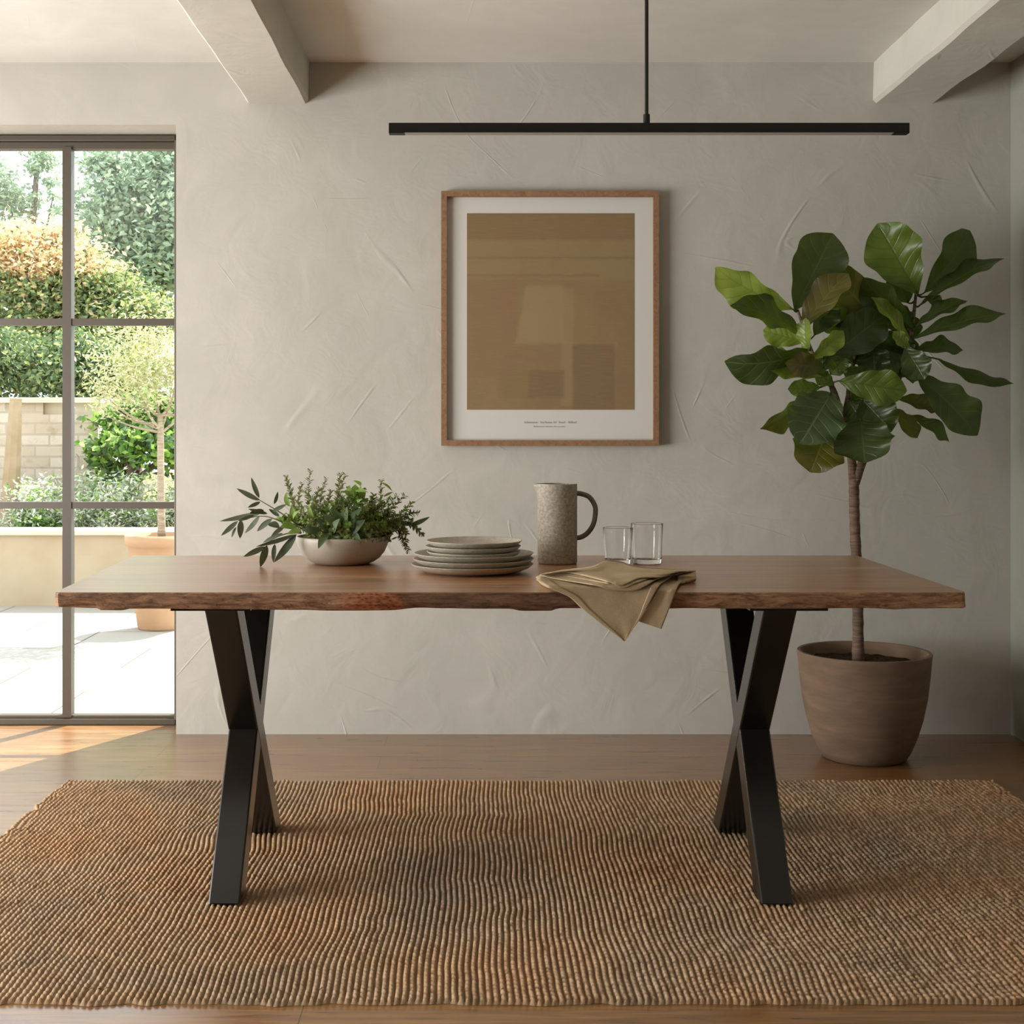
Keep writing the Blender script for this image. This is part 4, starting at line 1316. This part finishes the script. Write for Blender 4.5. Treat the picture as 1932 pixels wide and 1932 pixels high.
tree('leafy_bush', 'bright green glossy bush between the brick wall end and the potted tree', 'bush', 250, 9.75,
     [(245, 830, 0, 55, 50, 50), (300, 790, .2, 60, 50, 60), (220, 790, .2, 40, 40, 40), (350, 850, 0, 60, 50, 60), (215, 870, .1, 45, 40, 60)], 4200, 0.068, [M['l_bright'], M['l_dark']], wmat=lambda p, r: 0 if r.random() < 0.65 else 1, seed=9, base=PZ - .08, aspect=0.6)
gp = 'silvery shrubs growing in the raised planter'
for k, (x, rx, h, lab) in enumerate(((70, 48, 60, 'silvery shrub in the planter in front of the brick wall, nearest the timber post'),
                                     (165, 50, 62, 'silvery shrub in the planter just past the upright glazing bar'),
                                     (245, 46, 70, 'pale silvery shrub in the planter beside the potted tree trunk'),
                                     (335, 50, 76, 'silvery shrub in the planter behind the potted tree, partly hidden by the wall'))):
    tree('silver_shrub', lab, 'shrub', x, 9.55, [(x, 945, 0, rx, rx, h * .75), (x - 20, 970, -.1, rx * .8, rx * .8, 32), (x + 22, 975, -.1, rx * .8, rx * .8, 30)], 2600, 0.04,
         [M['l_silver'], M['l_bright']], wmat=lambda p, r: 0 if r.random() < 0.78 else 1, seed=20 + k, base=PZ - .08, th=0.02, aspect=0.35, group=gp)
tree('green_shrub', 'small green shrub at the foot of the timber post', 'shrub', 55, 9.4, [(55, 985, 0, 40, 30, 28), (100, 990, 0, 30, 30, 22)], 700, 0.06, [M['l_dark'], M['l_bright']], wmat=lambda p, r: 0 if r.random() < 0.5 else 1, seed=31, base=PZ - .08, th=0.015)

# ------------------------------------------------------------------ light
W = bpy.data.worlds.new('sky'); SC.world = W; W.use_nodes = True
bg = W.node_tree.nodes['Background']
bg.inputs[0].default_value = (0.88, 0.94, 1.0, 1); bg.inputs[1].default_value = 3.3

sun = bpy.data.lights.new('sun', 'SUN'); sun.energy = 17.0; sun.angle = math.radians(0.6); sun.color = (1.0, 0.95, 0.87)
so = bpy.data.objects.new('sun', sun); COL.objects.link(so)
el = math.radians(55)
d = Vector((-0.49 * math.cos(el), -0.872 * math.cos(el), -math.sin(el)))
so.rotation_euler = d.to_track_quat('-Z', 'Y').to_euler(); so.location = (3, 12, 9)

# daylight entering by the side window
al = bpy.data.lights.new('window_daylight', 'AREA'); al.shape = 'RECTANGLE'
al.size = LW[3] - LW[2]; al.size_y = LW[1] - LW[0]
al.energy = 262; al.color = (1.0, 0.985, 0.955)
ao = bpy.data.objects.new('window_daylight', al); COL.objects.link(ao)
ao.location = (XL - 0.10, (LW[0] + LW[1]) / 2, (LW[2] + LW[3]) / 2)
ao.rotation_euler = Vector((1, 0, 0)).to_track_quat('-Z', 'Y').to_euler()
R = Matrix(((0, 0, -1), (0, 1, 0), (1, 0, 0)))   # local -Z -> +X, local Y -> Y
ao.rotation_euler = R.to_euler()

# ------------------------------------------------------------------ camera
cam = bpy.data.cameras.new('camera'); cam.sensor_width = 36; cam.sensor_fit = 'HORIZONTAL'
cam.lens = 36 * F / 1932
cam.shift_x = (966 - HX) / 1932; cam.shift_y = -(966 - HY) / 1932
cam.clip_start = 0.05
co = bpy.data.objects.new('camera', cam); COL.objects.link(co)
co.location = (0, 0, CZ); co.rotation_euler = (math.pi / 2, 0, 0)
SC.camera = co

vs = SC.view_settings
vs.view_transform = 'Standard'; vs.look = 'None'; vs.gamma = 1; vs.use_curve_mapping = False
vs.exposure = -0.08
SC.cycles.use_denoising = True
SC.cycles.max_bounces = 10
SC.cycles.diffuse_bounces = 6
SC.cycles.transparent_max_bounces = 24
SC.cycles.caustics_reflective = False
SC.cycles.sample_clamp_indirect = 8
